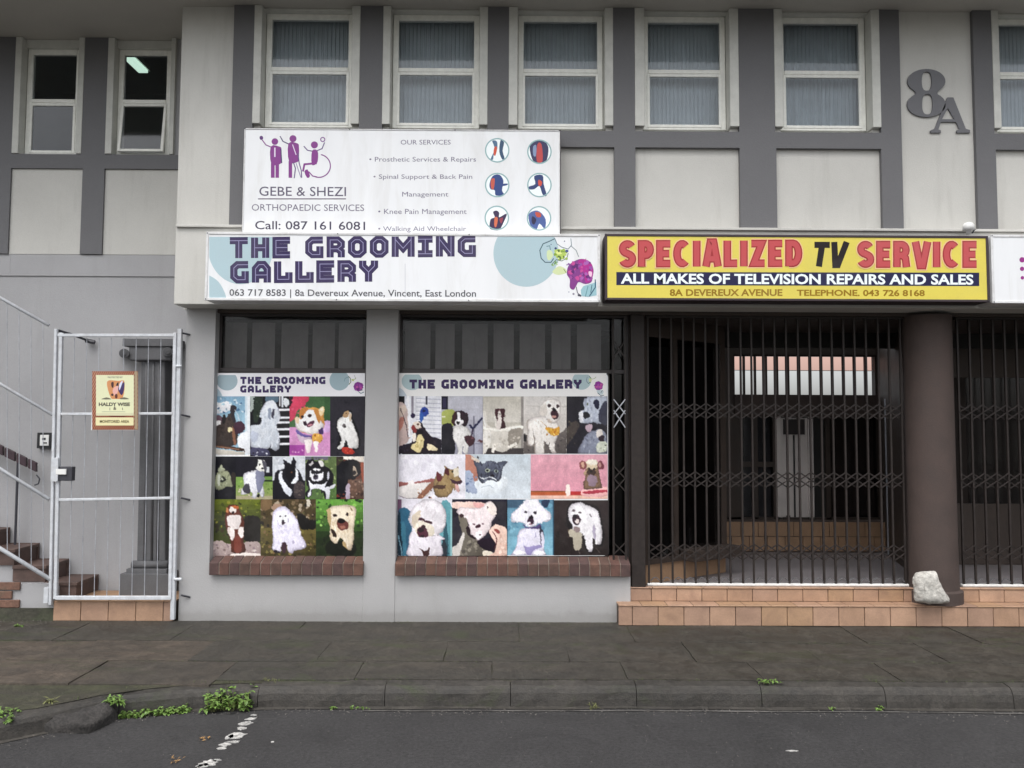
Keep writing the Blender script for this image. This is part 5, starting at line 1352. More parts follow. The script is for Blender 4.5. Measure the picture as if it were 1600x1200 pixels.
P.p([(-180,820),(-100,850),(-110,1000),(-180,1110),(-205,1110),(-205,900)],'#d8d2c8').p([(120,830),(280,800),(240,980),(130,1040)],'#8c857c').p([(-80,1000),(-40,1000),(-60,1090),(-90,1090)],'#e0d8cc').l([(110,1030),(180,1000),(220,980)],34,'#ddd6ca').sp(-190,850,240,1030,24,18,['#bab2a6','#cfc8be','#aaa298'])
P.p([(-50,560),(20,550),(70,560),(70,640),(50,680),(80,760),(60,790),(-20,790),(-30,680),(-50,620)],'#4a2830').p([(-10,590),(15,590),(30,680),(20,790),(-30,800),(-40,720),(-15,680)],'#d8ccc4').e(5,572,14,10,'#8c7070').sp(30,600,70,780,10,10,['#33191f','#5c3840']).e(8,615,6,8,'#221')
done(P)
P = photo(po2, Q2, 305,395,842,1112,'#c5bfb8','printed photo of a white bichon standing with a yellow bandana')
P.grad(305,400,842,830,'#ccc6c0','#bbb4ae',4).l([(330,510),(560,530),(840,520)],5,'#a59e98').l([(560,395),(740,410)],5,'#a59e98').p([(305,850),(420,900),(760,850),(842,800),(842,1112),(305,1112)],'#6a6360').sp(310,880,835,1105,24,22,['#5a5452','#7a7370','#4c4648']).p([(305,860),(340,900),(340,960),(305,940)],'#241f24')
P.p([(345,730),(390,670),(520,645),(560,700),(560,1112),(450,1112),(440,950),(400,860),(430,990),(400,1010),(350,1000),(360,850)],'#8e857c')
fur(P,[(360,720),(400,665),(500,645),(590,640),(700,700),(750,760),(750,850),(700,960),(700,1060),(715,1100),(660,1095),(640,980),(560,950),(555,1112),(455,1112),(455,950),(430,860),(395,790),(415,990),(360,990),(365,850)],'#dcd4cc',['#f0eae4','#c2b8ae','#e6dfd8','#b0a59a'],100,16)
fur(P,[(490,600),(520,510),(590,440),(680,425),(760,470),(770,560),(745,680),(680,735),(600,700),(560,640),(500,620)],'#e2dad2',['#f4f0ea','#cbc0b6','#d8cfc6'],60,15)
P.p([(500,610),(540,520),(590,500),(580,640)],'#d0c6bc').e(625,518,24,20,'#4c3c40',0,.1).e(732,520,22,20,'#4c3c40',0,.1).p([(640,600),(690,535),(735,600),(735,650),(690,690),(650,640)],'#4a2c38').e(686,560,26,24,'#231620',0,.1).e(685,650,28,18,'#b88c84').p([(600,680),(640,690),(650,730),(610,720)],'#b8a89c')
P.p([(585,780),(680,800),(745,770),(755,840),(720,890),(660,880),(600,840)],'#c99238').sp(600,790,740,870,20,13,['#e0b050','#a87024','#e8c878']).l([(520,700),(600,780),(680,790)],6,'#b08c64')
done(P)
P = photo(po2, Q2, 842,395,1352,1112,'#2d2a33','printed photo of two grey spotted dogs on a dark background')
P.p([(842,1000),(842,800),(960,700),(1000,760),(930,900)],'#4c4440').sp(850,700,990,1000,10,24,['#3c3638','#565048']).p([(1200,1112),(1352,1050),(1352,1112)],'#4c5048')
fur(P,[(1050,480),(1080,420),(1160,400),(1352,400),(1352,700),(1240,740),(1180,720),(1100,735),(1030,720),(1000,680),(1000,600),(1060,560)],'#aab0be',['#cdd2dc','#8a90a4','#e0e3ea','#70768c'],70,18)
P.p([(1190,440),(1240,450),(1250,520),(1220,560),(1180,500)],'#2a2a44').p([(1290,480),(1352,480),(1352,740),(1260,720),(1240,620)],'#454656').e(1085,630,48,42,'#1c1a26',0,.1).e(1105,495,12,16,'#6c7460').p([(1000,600),(1040,580),(1050,640),(1040,720),(1005,700)],'#dcdce2').p([(1085,760),(1150,740),(1160,800),(1130,850),(1085,800)],'#b09aa4')
fur(P,[(1000,1112),(1040,960),(1110,850),(1200,820),(1260,800),(1330,850),(1352,950),(1352,1112)],'#7e8290',['#b4b8c4','#54586a','#9a9eac','#c8ccd4'],60,15)
P.p([(1215,840),(1270,800),(1290,860),(1260,930),(1225,900)],'#d2c8c0').p([(1240,900),(1300,880),(1310,950),(1260,960)],'#3a2c38').p([(1220,980),(1330,960),(1345,1060),(1230,1090)],'#b4b8a8').sp(1230,980,1340,1080,10,12,['#8c907c','#d4d6c8','#4c5048'])
done(P)

# ---- wide poster, middle row
P = photo(po2, Q3, 58,45,520,352,'#d8d4de','printed photo of a tan dog lying on a white bed')
P.r(58,340,425,400,'#d6d0dc').sp(70,60,500,180,16,26,['#dfdce6','#cdc8d4','#e6e3ea']).p([(60,235),(150,240),(290,210),(300,235),(160,255),(62,268)],'#93605c').p([(125,232),(160,228),(160,258),(120,262)],'#e4d8d8').p([(60,270),(280,240),(260,330),(120,350),(60,330)],'#cfc8c4').l([(58,330),(110,348),(180,348)],5,'#8c7c8c').p([(180,350),(260,260),(300,230),(300,270),(220,350),(195,380)],'#8c6450').sp(190,270,290,350,12,8,['#b89478','#5c3c34'])
fur(P,[(300,240),(330,170),(360,200),(375,150),(375,120),(400,140),(440,150),(470,130),(470,190),(500,235),(470,250),(480,300),(440,280),(420,310),(380,340),(320,335),(300,300)],'#96805c',['#c0ac84','#6c543c','#b09468','#4c3428'],55,10)
P.p([(325,165),(355,195),(350,230),(320,220)],'#6a3038').p([(372,150),(400,140),(410,190),(380,180)],'#5c2c30').p([(440,150),(470,140),(470,190),(440,200)],'#d8ccb4').p([(410,215),(460,230),(498,225),(495,245),(450,250),(430,240)],'#4c2c3c').p([(445,250),(470,260),(478,305),(455,290)],'#c89c98').e(432,165,7,6,'#221').p([(300,260),(380,260),(370,280),(310,280)],'#5c4438')
done(P)
P = photo(po2, Q3, 520,45,974,352,'#bcc4cc','printed photo of a wet grey kitten in a towel')
P.grad(520,45,974,352,'#b8c2ca','#c6ced6',5).p([(525,45),(600,90),(600,240),(540,170),(520,150)],'#b07c6c').p([(560,60),(620,90),(600,110)],'#d8c8b8').p([(520,170),(560,160),(590,260),(600,315),(540,300),(520,250)],'#98a2b8').sp(525,180,600,310,16,10,['#5c6a8c','#b8c0d0','#7c88a4']).e(610,68,8,8,'#3c2c30').p([(590,230),(800,200),(780,300),(640,320)],'#cfd6dc')
fur(P,[(580,90),(640,110),(690,90),(740,100),(812,92),(780,140),(770,200),(740,235),(690,220),(640,245),(610,210),(600,150)],'#565a68',['#8c909c','#33333f','#a8acb6','#22222c'],60,11)
P.e(675,155,16,14,'#a8b0a0').e(735,160,14,12,'#9aa49c').e(675,155,7,8,'#14141c').e(735,160,7,8,'#14141c').e(710,190,12,8,'#2c2430').l([(620,200),(650,215),(700,200),(740,225)],5,'#e0e4e8').l([(630,270),(690,260),(720,280)],5,'#a6aeb8')
done(P)
P = photo(po2, Q3, 974,45,1508,352,'#d193a0','printed photo of a fluffy brown puppy in front of a pink wall')
P.grad(974,45,1508,300,'#d598a4','#cc8c9a',5).r(974,298,1230,326,'#b4623c').r(974,296,1230,304,'#8c5a3c').r(1250,300,1340,326,'#b43c3c').r(974,326,1508,352,'#dba08c').r(974,334,1508,342,'#ecc0b0').p([(1222,260),(1235,248),(1246,262),(1248,326),(1220,326)],'#ecd8cc').p([(1330,290),(1400,285),(1508,270),(1508,330),(1340,335)],'#e2a6a4').p([(1345,300),(1500,290),(1505,305),(1350,318)],'#a8384c')
fur(P,[(1350,160),(1385,130),(1440,130),(1450,200),(1470,270),(1455,280),(1350,285),(1340,240),(1355,200)],'#7c6450',['#a88c70','#54403a','#94785c'],40,11)
P.e(1398,118,52,34,'#c8b498',0,.15).e(1398,100,38,20,'#ddd2c0',0,.2).e(1337,120,25,32,'#8a5454',0,.12).e(1458,118,24,30,'#7c4450',0,.12).e(1335,118,12,20,'#c89c88').e(1452,118,10,18,'#b88c84').e(1395,172,32,24,'#4a342c',0,.12).e(1378,148,9,9,'#231815').e(1412,148,9,9,'#231815').e(1393,165,10,8,'#140c0c').p([(1365,150),(1350,190),(1340,170)],'#b09478').e(1400,225,34,40,'#8c7884',0,.15)
done(P)

# ---- wide poster, bottom row
P = photo(po2, Q4, 95,85,812,830,'#d6d2dc','printed photo of a round headed white bichon in front of teal curtains')
P.r(95,85,150,260,'#7c5c74').r(150,85,360,260,'#d3cdd8').p([(95,265),(270,262),(260,830),(95,830)],'#33647c').p([(95,300),(140,300),(150,600),(180,830),(95,830)],'#1f3c4c').p([(150,420),(200,420),(210,800),(170,830)],'#42788c').p([(660,150),(812,210),(812,830),(660,830)],'#5f939c').p([(700,420),(740,420),(760,830),(690,830)],'#2c5a66').p([(680,620),(720,600),(740,830),(680,830)],'#1c2c3c').r(785,215,812,830,'#88b0b4').l([(110,560),(160,830)],14,'#7aa0b0')
fur(P,[(250,560),(300,500),(420,520),(600,520),(660,570),(720,600),(660,640),(670,830),(245,830),(240,700)],'#d6cfd8',['#ece8ee','#bdb4c2','#e2dce4'],70,24)
fur(P,[(240,330),(290,200),(400,110),(520,85),(640,120),(720,220),(735,350),(700,480),(620,560),(520,570),(420,520),(320,470),(270,420)],'#ddd6dc',['#ece7ea','#cfc6cc','#e6dfe2','#c4b8bc'],110,26)
P.p([(290,300),(400,240),(360,400),(330,480),(300,440),(280,380)],'#cdbca8').p([(340,400),(420,370),(520,410),(580,480),(560,560),(480,580),(360,560),(325,480)],'#d8ccb8').p([(380,330),(430,335),(460,365),(545,375),(550,410),(500,405),(440,375),(370,360)],'#4a2434').p([(345,490),(400,440),(450,430),(500,530),(490,580),(420,590),(370,560)],'#5c2c40').e(400,490,40,28,'#2c1420',0,.15).e(440,450,26,24,'#3c2028').e(420,570,26,18,'#231018').p([(380,720),(420,750),(470,760),(515,715),(500,830),(440,830),(430,790)],'#4c2c2c').e(355,430,16,24,'#f0ead8')
done(P)
P = photo(po2, Q4, 812,85,1540,830,'#322d3b','printed photo of a shaved white dog held by hands')
P.r(812,85,1540,118,'#1c1734').r(1400,118,1540,480,'#35323c').sp(1400,130,1540,460,12,26,['#3c3842','#2c2832']).p([(812,130),(900,120),(1100,120),(1250,140),(1290,200),(1150,240),(1000,220),(870,210),(812,210)],'#e0b8ac').p([(1100,130),(1250,150),(1240,220),(1120,200)],'#d69c98').p([(812,210),(890,220),(900,300),(812,320)],'#231c2c')
P.p([(900,300),(1000,320),(1050,560),(1200,620),(1250,760),(1230,830),(830,830),(950,600)],'#6c665c').sp(920,620,1220,820,30,26,['#7c766c','#544e48','#8a8478']).p([(812,720),(880,680),(960,520),(980,560),(930,760),(900,830),(812,830)],'#c6beb8').p([(1150,620),(1350,600),(1380,700),(1320,770),(1180,700)],'#2a1c2c')
fur(P,[(880,260),(900,200),(980,190),(1080,210),(1200,190),(1270,130),(1340,120),(1395,200),(1390,300),(1340,370),(1310,480),(1240,560),(1160,620),(1100,600),(1050,520),(1030,420),(990,330),(920,300)],'#e0cfd0',['#f2e6e4','#c9b4b8','#e8dada','#d8c4c8'],90,22)
P.p([(1255,180),(1290,140),(1350,140),(1390,210),(1380,300),(1300,270)],'#e8d6cc').l([(1340,115),(1400,170),(1410,260),(1380,330)],12,'#1c1420').e(1155,440,34,24,'#4c2836',0,.15).e(1095,408,16,10,'#6c5058').e(1215,410,16,10,'#6c5058').p([(1010,440),(1050,470),(1060,540),(1130,600),(1100,610),(1030,560),(1000,500)],'#2c1420').p([(1120,520),(1200,500),(1190,580),(1140,610)],'#f2e8ea').e(940,300,30,24,'#4c3438').e(1180,550,12,12,'#4c2838').e(1275,190,12,16,'#6c5c5c')
P.p([(1300,520),(1370,420),(1440,430),(1540,510),(1540,830),(1250,830),(1240,770),(1350,790),(1390,680)],'#dfb8a8').p([(1375,470),(1440,510),(1420,540),(1370,500)],'#94504c').sp(1400,540,1530,800,18,26,['#e8c6b8','#cfa494','#e0bcae']).p([(1220,760),(1330,770),(1340,800),(1230,830)],'#d8ccb8').l([(1340,500),(1400,620),(1370,740)],12,'#5c2c34')
done(P)
P = photo(po2, Q5, 92,80,652,742,'#6c98ae','printed photo of a white bichon with long ears sitting on a blue ground')
P.grad(92,80,652,742,'#5f8499','#7eacbf',6).sp(95,90,640,730,34,34,['#6f9db2','#82b0c4','#5c88a0']).r(92,80,290,180,'#4a6478').p([(510,90),(600,90),(560,180),(510,140)],'#33425c').r(635,80,652,742,'#33586c')
fur(P,[(230,470),(290,420),(470,420),(530,520),(520,640),(550,720),(540,742),(170,742),(165,700),(210,620)],'#d2cde0',['#e6e2f0','#b6b0cc','#dcd8e8'],80,20)
fur(P,[(280,130),(330,75),(430,65),(490,120),(520,170),(610,250),(615,310),(560,350),(480,350),(420,400),(340,405),(270,350),(160,350),(140,300),(160,240),(230,180)],'#e4e0ea',['#f4f2f6','#cdc8da','#dcd8e4'],100,22)
P.e(320,232,20,18,'#3c3040',0,.1).e(424,238,22,20,'#3c3040',0,.1).p([(330,340),(360,280),(385,270),(415,330),(410,370),(360,380)],'#4c3448').e(375,292,24,22,'#241828',0,.1).e(350,360,26,14,'#e8e0e6').e(372,372,20,10,'#7c4c5c').p([(280,370),(340,410),(430,400),(480,370),(500,420),(420,430),(320,420)],'#5a4c78').p([(480,400),(530,480),(530,580),(500,640)],'#3c3a4c',3).p([(290,620),(340,640),(480,620),(500,650),(420,680),(370,742),(330,720)],'#8c84ac').l([(430,470),(440,520),(420,530)],7,'#8c84a8').p([(495,490),(525,480),(535,620),(510,660)],'#c8c4d8').e(240,710,70,28,'#ece8ee',0,.1).e(480,715,68,26,'#ece8ee',0,.1)
done(P)
P = photo(po2, Q5, 652,88,1296,745,'#362c2c','printed photo of a white puppy jumping on a dark brown ground')
P.grad(652,88,1296,745,'#3a2e2f','#332a29',3).sp(660,100,1290,735,34,34,['#2f2727','#403433','#463936','#2a2424']).p([(820,450),(870,400),(900,500),(860,510)],'#6c5c4c').p([(830,140),(930,95),(1080,130),(1180,180),(1215,300),(1250,500),(1230,620),(1180,640),(1130,560),(1110,720),(1040,690),(1000,600),(990,500),(860,480),(800,330)],'#1c1519')
P.p([(830,450),(900,420),(980,470),(985,560),(970,660),(930,680),(890,660),(880,540),(840,520)],'#a8a090')
fur(P,[(820,240),(850,160),(930,115),(1020,140),(1100,170),(1170,210),(1190,290),(1215,380),(1225,500),(1215,590),(1190,615),(1155,590),(1150,480),(1130,400),(1110,480),(1115,640),(1100,700),(1060,690),(1030,620),(1020,520),(960,470),(880,440),(870,390),(835,330)],'#e0dce0',['#f2f0f0','#c2bcc4','#d6d0d6'],120,20)
P.e(885,215,20,12,'#6c6064').e(962,235,20,14,'#6c6064').p([(870,290),(900,255),(950,270),(975,330),(950,380),(910,385),(880,350)],'#3c2434').e(905,280,26,24,'#1c1220',0,.1).e(930,345,24,28,'#d8c8c4',0,.1).l([(1070,250),(1100,290)],11,'#6c6468').p([(1110,400),(1140,400),(1150,560),(1120,520)],'#a49cae').p([(900,400),(960,420),(950,470),(890,450)],'#8c7c7c').l([(940,680),(960,730)],7,'#6c6460').l([(1150,650),(1200,720)],8,'#5c5450')
done(P)

# ================================================================== sliding trellis grilles
def grille(pxa, pxb, n, name, label, Y=YG+.045, xs_=None):
    g = empty('sliding_grille', ((fx(pxa,Y)+fx(pxb,Y))/2, Y, FZ), label, 'sliding grille', 'dark trellis sliding grilles closing the arcade')
    zt, zb = ZC-.02, FZ+.02
    ch = MB().box(-.0075,-.0045,-.010,.010,zb,zt).box(.0045,.0075,-.010,.010,zb,zt).box(-.0045,.0045,-.010,-.007,zb,zt)
    me = ch.mesh('bar', M['grille']); 
    X = [fx(pxa, Y) + (fx(pxb, Y)-fx(pxa, Y))*i/(n-1) for i in range(n)]
    pit = X[1]-X[0]
    for i, x in enumerate(X):
        o = bpy.data.objects.new('bar', me); o.location = (x+rnd.uniform(-.004,.004), Y, 0)
        o.rotation_euler = (0, 0, rnd.uniform(-.05,.05))
        link(o, g)
    h = .068
    s1_ = MB().bar((0,0,0),(pit*2,0,h*2),.011,.004).mesh('lattice_strip', M['grille'])
    s2_ = MB().bar((0,0,0),(pit*2,0,-h*2),.011,.004).mesh('lattice_strip', M['grille'])
    for zc in (fz(642, Y, 1150), fz(749, Y, 1150), fz(862, Y, 1150)):
        for i in range(-1, n-1):
            if i < 0 or i > n-3:
                xa = X[0] if i < 0 else X[n-2]
                a_, b_ = ((xa,zc),(xa+pit,zc+h)) if i < 0 else ((xa,zc-h),(xa+pit,zc))
                MB().bar((a_[0],Y-.016,a_[1]),(b_[0],Y-.016,b_[1]),.011,.004).build('lattice_strip', M['grille'], g)
                a_, b_ = ((xa,zc),(xa+pit,zc-h)) if i < 0 else ((xa,zc+h),(xa+pit,zc))
                MB().bar((a_[0],Y+.016,a_[1]),(b_[0],Y+.016,b_[1]),.011,.004).build('lattice_strip', M['grille'], g)
                continue
            o = bpy.data.objects.new('lattice_strip', s1_); o.location = (X[i], Y-.016, zc-h); link(o, g)
            o = bpy.data.objects.new('lattice_strip', s2_); o.location = (X[i], Y+.016, zc+h); link(o, g)
    # small arched guides at the foot
    ar = MB()
    for i in range(n-1):
        pts = [(X[i]+.01+(pit-.02)*k/6, Y-.004, FZ+.035+.035*math.sin(math.pi*k/6)) for k in range(7)]
        for k in range(6): ar.bar(pts[k], pts[k+1], .007, .006)
    ar.build('foot_arches', M['pilaster'], g, kind='stuff')
    MB().box(X[0]-.02, X[-1]+.02, Y-.022, Y+.022, FZ+.001, FZ+.02).build('bottom_track', M['track'], g, bevel=.003, seg=1)
    MB().box(X[0]-.02, X[-1]+.02, Y-.022, Y+.022, zt, zt+.018).build('top_track', M['grille'], g)
    return g
grille(1013, 1408, 23, 'a', 'long dark trellis grille between the dark post and the round brown column')
grille(1497, 1960, 26, 'b', 'dark trellis grille at the right edge, right of the round brown column')
# folded trellis beside poster two
fg = empty('folded_grille', (fx(968,6.99), 6.99, zsill+.1), 'folded narrow trellis gate with pale crosses between the poster and the dark post', 'folded grille')
for px in (958, 977): MB().box(fx(px,6.99)-.008, fx(px,6.99)+.008, 6.98, 7.0, .49, ZC-.01).build('bar', M['grille'], fg)
for (y0, y1) in ((532,560),(624,647),(641,668),(728,748),(747,768),(848,866)):
    MB().bar(U(959,y0,6.975), U(977,y1,6.975), .009, .004).build('lattice_strip', M['thin'] if 600 < y0 < 700 else M['grille'], fg)
    MB().bar(U(977,y0,6.969), U(959,y1,6.969), .009, .004).build('lattice_strip', M['thin'] if 600 < y0 < 700 else M['grille'], fg)

# painted rock at the foot of the column
def blob_rock(pts, Y0, dep, name, m, parent=None, seed=1, amp=.012, **kw):
    """outline in x-z swept into a lumpy stone"""
    n = len(pts); cx = sum(p[0] for p in pts)/n; cz = sum(p[1] for p in pts)/n
    vs, fs = [], []; K = 7
    for k in range(K):
        t = k/(K-1); s = math.sin(math.pi*(.16+.70*t))**.55
        for (x, z) in pts:
            q = Vector((cx+(x-cx)*s, Y0+dep*t, cz+(z-cz)*s))
            d = noise.noise_vector(q*9+Vector((seed,0,0)))*amp
            vs.append(tuple(q+d))
    for k in range(K-1):
        for i in range(n): fs.append((k*n+i, k*n+(i+1)%n, (k+1)*n+(i+1)%n, (k+1)*n+i))
    fs.append(tuple(range(n-1,-1,-1))); fs.append(tuple(range((K-1)*n, K*n)))
    return MB().add(vs, fs)
rk = [(1434,944),(1432,925),(1431,905),(1436,896),(1450,894),(1466,895),(1469,905),(1476,920),(1486,938),(1486,944),(1465,946),(1450,945)]
dense = []
for i in range(len(rk)):
    a_, b_ = rk[i], rk[(i+1)%len(rk)]
    for k in range(3): dense.append((a_[0]+(b_[0]-a_[0])*k/3, a_[1]+(b_[1]-a_[1])*k/3))
YR = 6.70
pts = [(U(x,y,YR).x, max(U(x,y,YR).z, zst1-.0)) for x, y in dense]
o = blob_rock(pts, YR-.02, .13, 'painted_rock', None, seed=4, amp=.010).build('painted_rock', M['rock'], None, smooth=True)
o.data.transform(Matrix.Translation((0,0,.004)))
sb = o.modifiers.new('s', 'SUBSURF'); sb.levels = 1; sb.render_levels = 2
dtx = bpy.data.textures.new('rock', 'CLOUDS'); dtx.noise_scale = .05
dm = o.modifiers.new('d', 'DISPLACE'); dm.texture = dtx; dm.strength = .016; dm.mid_level = .5
tag(o, 'lumpy white painted rock at the foot of the round brown column', 'rock')
# ================================================================== ground
m, nt, p = newmat('worn wet asphalt')
co = nt.nodes.new('ShaderNodeNewGeometry').outputs['Position']
n1 = noise_node(nt, .5, 6, .6, co, .4); n2 = noise_node(nt, 220, 3, .8, co); n3 = noise_node(nt, 3.5, 7, .65, co, .5); n6 = noise_node(nt, 45, 4, .7, co)
c = mixc(nt, ramp(nt, n1.outputs['Fac'], [(.35, 0), (.65, 1)]), (.030,.029,.0295), (.041,.0395,.040))
c = mixc(nt, 1.0, c, ramp(nt, n3.outputs['Fac'], [(.3, .84), (.7, 1.14)]), 'MULTIPLY')
c = mixc(nt, 1.0, c, ramp(nt, n6.outputs['Fac'], [(.3, .6), (.7, 1.45)]), 'MULTIPLY')
c = mixc(nt, ramp(nt, n2.outputs['Fac'], [(.56, 0), (.70, .6)]), c, (.11,.107,.104))
nt.links.new(c, p.inputs['Base Color'])
nt.links.new(ramp(nt, n3.outputs['Fac'], [(.3, .68), (.7, .85)]), p.inputs['Roughness']); p.inputs['Specular IOR Level'].default_value = .35
b = nt.nodes.new('ShaderNodeBump'); b.inputs['Strength'].default_value = .6; b.inputs['Distance'].default_value = .006
nt.links.new(n2.outputs['Fac'], b.inputs['Height']); nt.links.new(b.outputs[0], p.inputs['Normal'])
M['asphalt'] = m
def paving_mat(name, base, alt, moss=.6):
    m, nt, p = newmat(name)
    co = nt.nodes.new('ShaderNodeNewGeometry').outputs['Position']
    mp = nt.nodes.new('ShaderNodeMapping'); mp.inputs['Scale'].default_value = (.55, 1.6, 1); nt.links.new(co, mp.inputs['Vector'])
    n1 = noise_node(nt, 1.1, 7, .62, mp.outputs[0], .8); n2 = noise_node(nt, 6, 7, .7, co, .3); n3 = noise_node(nt, 90, 4, .75, co); n4 = noise_node(nt, 2.2, 7, .7, mp.outputs[0], 1.2)
    n5 = noise_node(nt, 28, 5, .7, co)
    c = mixc(nt, ramp(nt, n1.outputs['Fac'], [(.38, 0), (.62, 1)]), base, alt)
    c = mixc(nt, 1.0, c, ramp(nt, n2.outputs['Fac'], [(.3, .58), (.72, 1.36)]), 'MULTIPLY')
    c = mixc(nt, 1.0, c, ramp(nt, n5.outputs['Fac'], [(.3, .66), (.7, 1.34)]), 'MULTIPLY')
    c = mixc(nt, ramp(nt, n4.outputs['Fac'], [(.55, 0), (.70, moss)]), c, (.036,.046,.016))
    c = mixc(nt, 1.0, c, ramp(nt, n3.outputs['Fac'], [(.3, .8), (.7, 1.25)]), 'MULTIPLY')
    nt.links.new(c, p.inputs['Base Color'])
    nt.links.new(ramp(nt, n2.outputs['Fac'], [(.3, .5), (.7, .85)]), p.inputs['Roughness'])
    b = nt.nodes.new('ShaderNodeBump'); b.inputs['Strength'].default_value = .5; b.inputs['Distance'].default_value = .012
    mm = nt.nodes.new('ShaderNodeMath'); mm.operation = 'ADD'; nt.links.new(n2.outputs['Fac'], mm.inputs[0]); nt.links.new(n3.outputs['Fac'], mm.inputs[1])
    nt.links.new(mm.outputs[0], b.inputs['Height']); nt.links.new(b.outputs[0], p.inputs['Normal'])
    return m
M['paving'] = [paving_mat('dirty paving %d' % i, a_, b_, ms) for i, (a_, b_, ms) in enumerate([((.047,.040,.031),(.034,.031,.025),.75), ((.046,.039,.030),(.036,.033,.026),.8), ((.048,.041,.032),(.035,.032,.026),.7)])]
M['soil'] = paving_mat('mossy joint soil', (.036,.032,.022), (.042,.042,.022), .9)
M['dirt'] = paving_mat('brown dirt crust', (.074,.056,.041), (.044,.037,.029), .55)
M['kerb'] = paving_mat('dirty kerb concrete', (.032,.029,.025), (.048,.043,.037), .7)

ZR = -.135
MB().add([(-150,-150,ZR-.02),(150,-150,ZR-.02),(150,150,ZR-.02),(-150,150,ZR-.02)], [(0,1,2,3)]).build('ground', M['soil'], None, kind='structure')
MB().add([(-120,-7,ZR),(120,-7,ZR),(120,5.6,ZR),(-120,5.6,ZR)], [(0,1,2,3)]).build('road', M['asphalt'], None, kind='structure')
# kerb line: straight to the right, swinging out to the street at the left
kl = [G(x, y, ZR) for x, y in ((0,1160),(90,1140),(180,1120),(300,1109),(400,1106),(600,1105),(800,1105),(995,1105),(1190,1106),(1382,1107),(1580,1109))]
def kerb_y(x):
    if x <= kl[0].x: return kl[0].y + (x-kl[0].x)*.22
    for a_, b_ in zip(kl, kl[1:]):
        if x <= b_.x: return a_.y + (b_.y-a_.y)*(x-a_.x)/(b_.x-a_.x)
    return kl[-1].y
KW = .125
pav = MB()
xs_ = [-30, -8] + [-6+.25*i for i in range(60)] + [12, 30]
vs, fs = [], []
for x in xs_:
    vs += [(x, kerb_y(x)+KW*.8, -.009), (x, 7.0, -.006)]
for i in range(len(xs_)-1): fs.append((i*2, i*2+2, i*2+3, i*2+1))
pavement = MB().add(vs, fs).build('pavement', M['soil'], None, kind='structure')
# slabs: three courses, broken bond
YR0 = [6.925, 6.29, 5.76, 5.235]
ci = 0
for row in range(3):
    y1, y0 = YR0[row]-.003, YR0[row+1]+.003
    x = -6.2 + .35*row
    while x < 6.4:
        L = .9
        if x+L > 6.4: break
        xc = x + L/2
        yy0 = max(y0, kerb_y(xc)+KW+.01) if row == 2 else y0
        mslab = M['dirt'] if (xc < -2.0 and row > 0) else rnd.choice(M['paving'])
        seg = 5
        mbx = MB()
        e_ = .0008
        dz = rnd.uniform(-.004, .003)
        sx_, sy_ = rnd.uniform(-.004,.004), rnd.uniform(-.003,.003)
        v_ = []
        # worn edges: outline wobbles, skirts slope into the joint
        out = []
        for k in range(8): out.append((x+e_+(L-2*e_)*k/8, yy0))
        for k in range(4): out.append((x+L-e_, yy0+(y1-yy0)*k/4))
        for k in range(8): out.append((x+L-e_-(L-2*e_)*k/8, y1))
        for k in range(4): out.append((x+e_, y1-(y1-yy0)*k/4))
        out = [(a_+rnd.uniform(-.005,.005), b_+rnd.uniform(-.005,.005)) for a_, b_ in out]
        cxx, cyy = x+L/2, (yy0+y1)/2
        n = len(out)
        top = [(cxx+(a_-cxx)*.996, cyy+(b_-cyy)*.988, dz+sx_*(a_-cxx)/L*2+sy_*(b_-cyy)/.5) for a_, b_ in out]
        low = [(a_, b_, -.03) for a_, b_ in out]
        mbx.add(top+low, [tuple(range(n))]+[(i, i+n, (i+1)%n+n, (i+1)%n) for i in range(n)])
        o = mbx.build('paving_slab', mslab, pavement)
        x += L
# strip against the wall of dirt and crumbs
# kerb stones
kerb = MB().add([(-30,kerb_y(-6)+.0,ZR-.01),(-6,kerb_y(-6)+.01,ZR-.01),(-6,kerb_y(-6)+.05,ZR+.05),(-30,kerb_y(-6)+.05,ZR+.05)], [(0,1,2,3)]).build('kerb', M['kerb'], None, kind='structure')
jx = [G(x, 1105, ZR).x for x in (403,600.5,797.5,995,1190,1382,1578)]
stp = (jx[-1]-jx[0])/6
jx = [jx[0]-stp*k for k in range(7, 0, -1)] + jx + [jx[-1]+stp*k for k in range(1, 4)]
def kstone(xa, xb, drop=0, m_=None):
    vs, fs = [], []
    K = 8
    prof = [(0, ZR-.03), (.004, ZR+.05), (.010, ZR+.088), (.022, -.024), (.042, -.008), (KW*.8, -.001), (KW, 0.0), (KW, -.05)]
    g_ = .0022
    for k in range(K+1):
        x = xa+g_+(xb-xa-2*g_)*k/K; yb = kerb_y(x)
        for (dy, z) in prof:
            q = Vector((x, yb+dy, z))
            nz = noise.noise(q*7)*.008 + noise.noise(q*22)*.004
            vs.append((x, yb+dy+nz, z+nz*.6-drop*(1 if z > ZR else 0)))
    n = len(prof)
    for k in range(K):
        for i in range(n-1): fs.append((k*n+i, k*n+i+1, (k+1)*n+i+1, (k+1)*n+i))
    fs.append(tuple(range(n))); fs.append(tuple(range(K*n+n-1, K*n-1, -1)))
    return MB().add(vs, fs).build('kerb_stone', M['kerb'], kerb)
for xa, xb in zip(jx, jx[1:]):
    kstone(xa, xb, rnd.uniform(0, .006) if xa > -2 else .012)
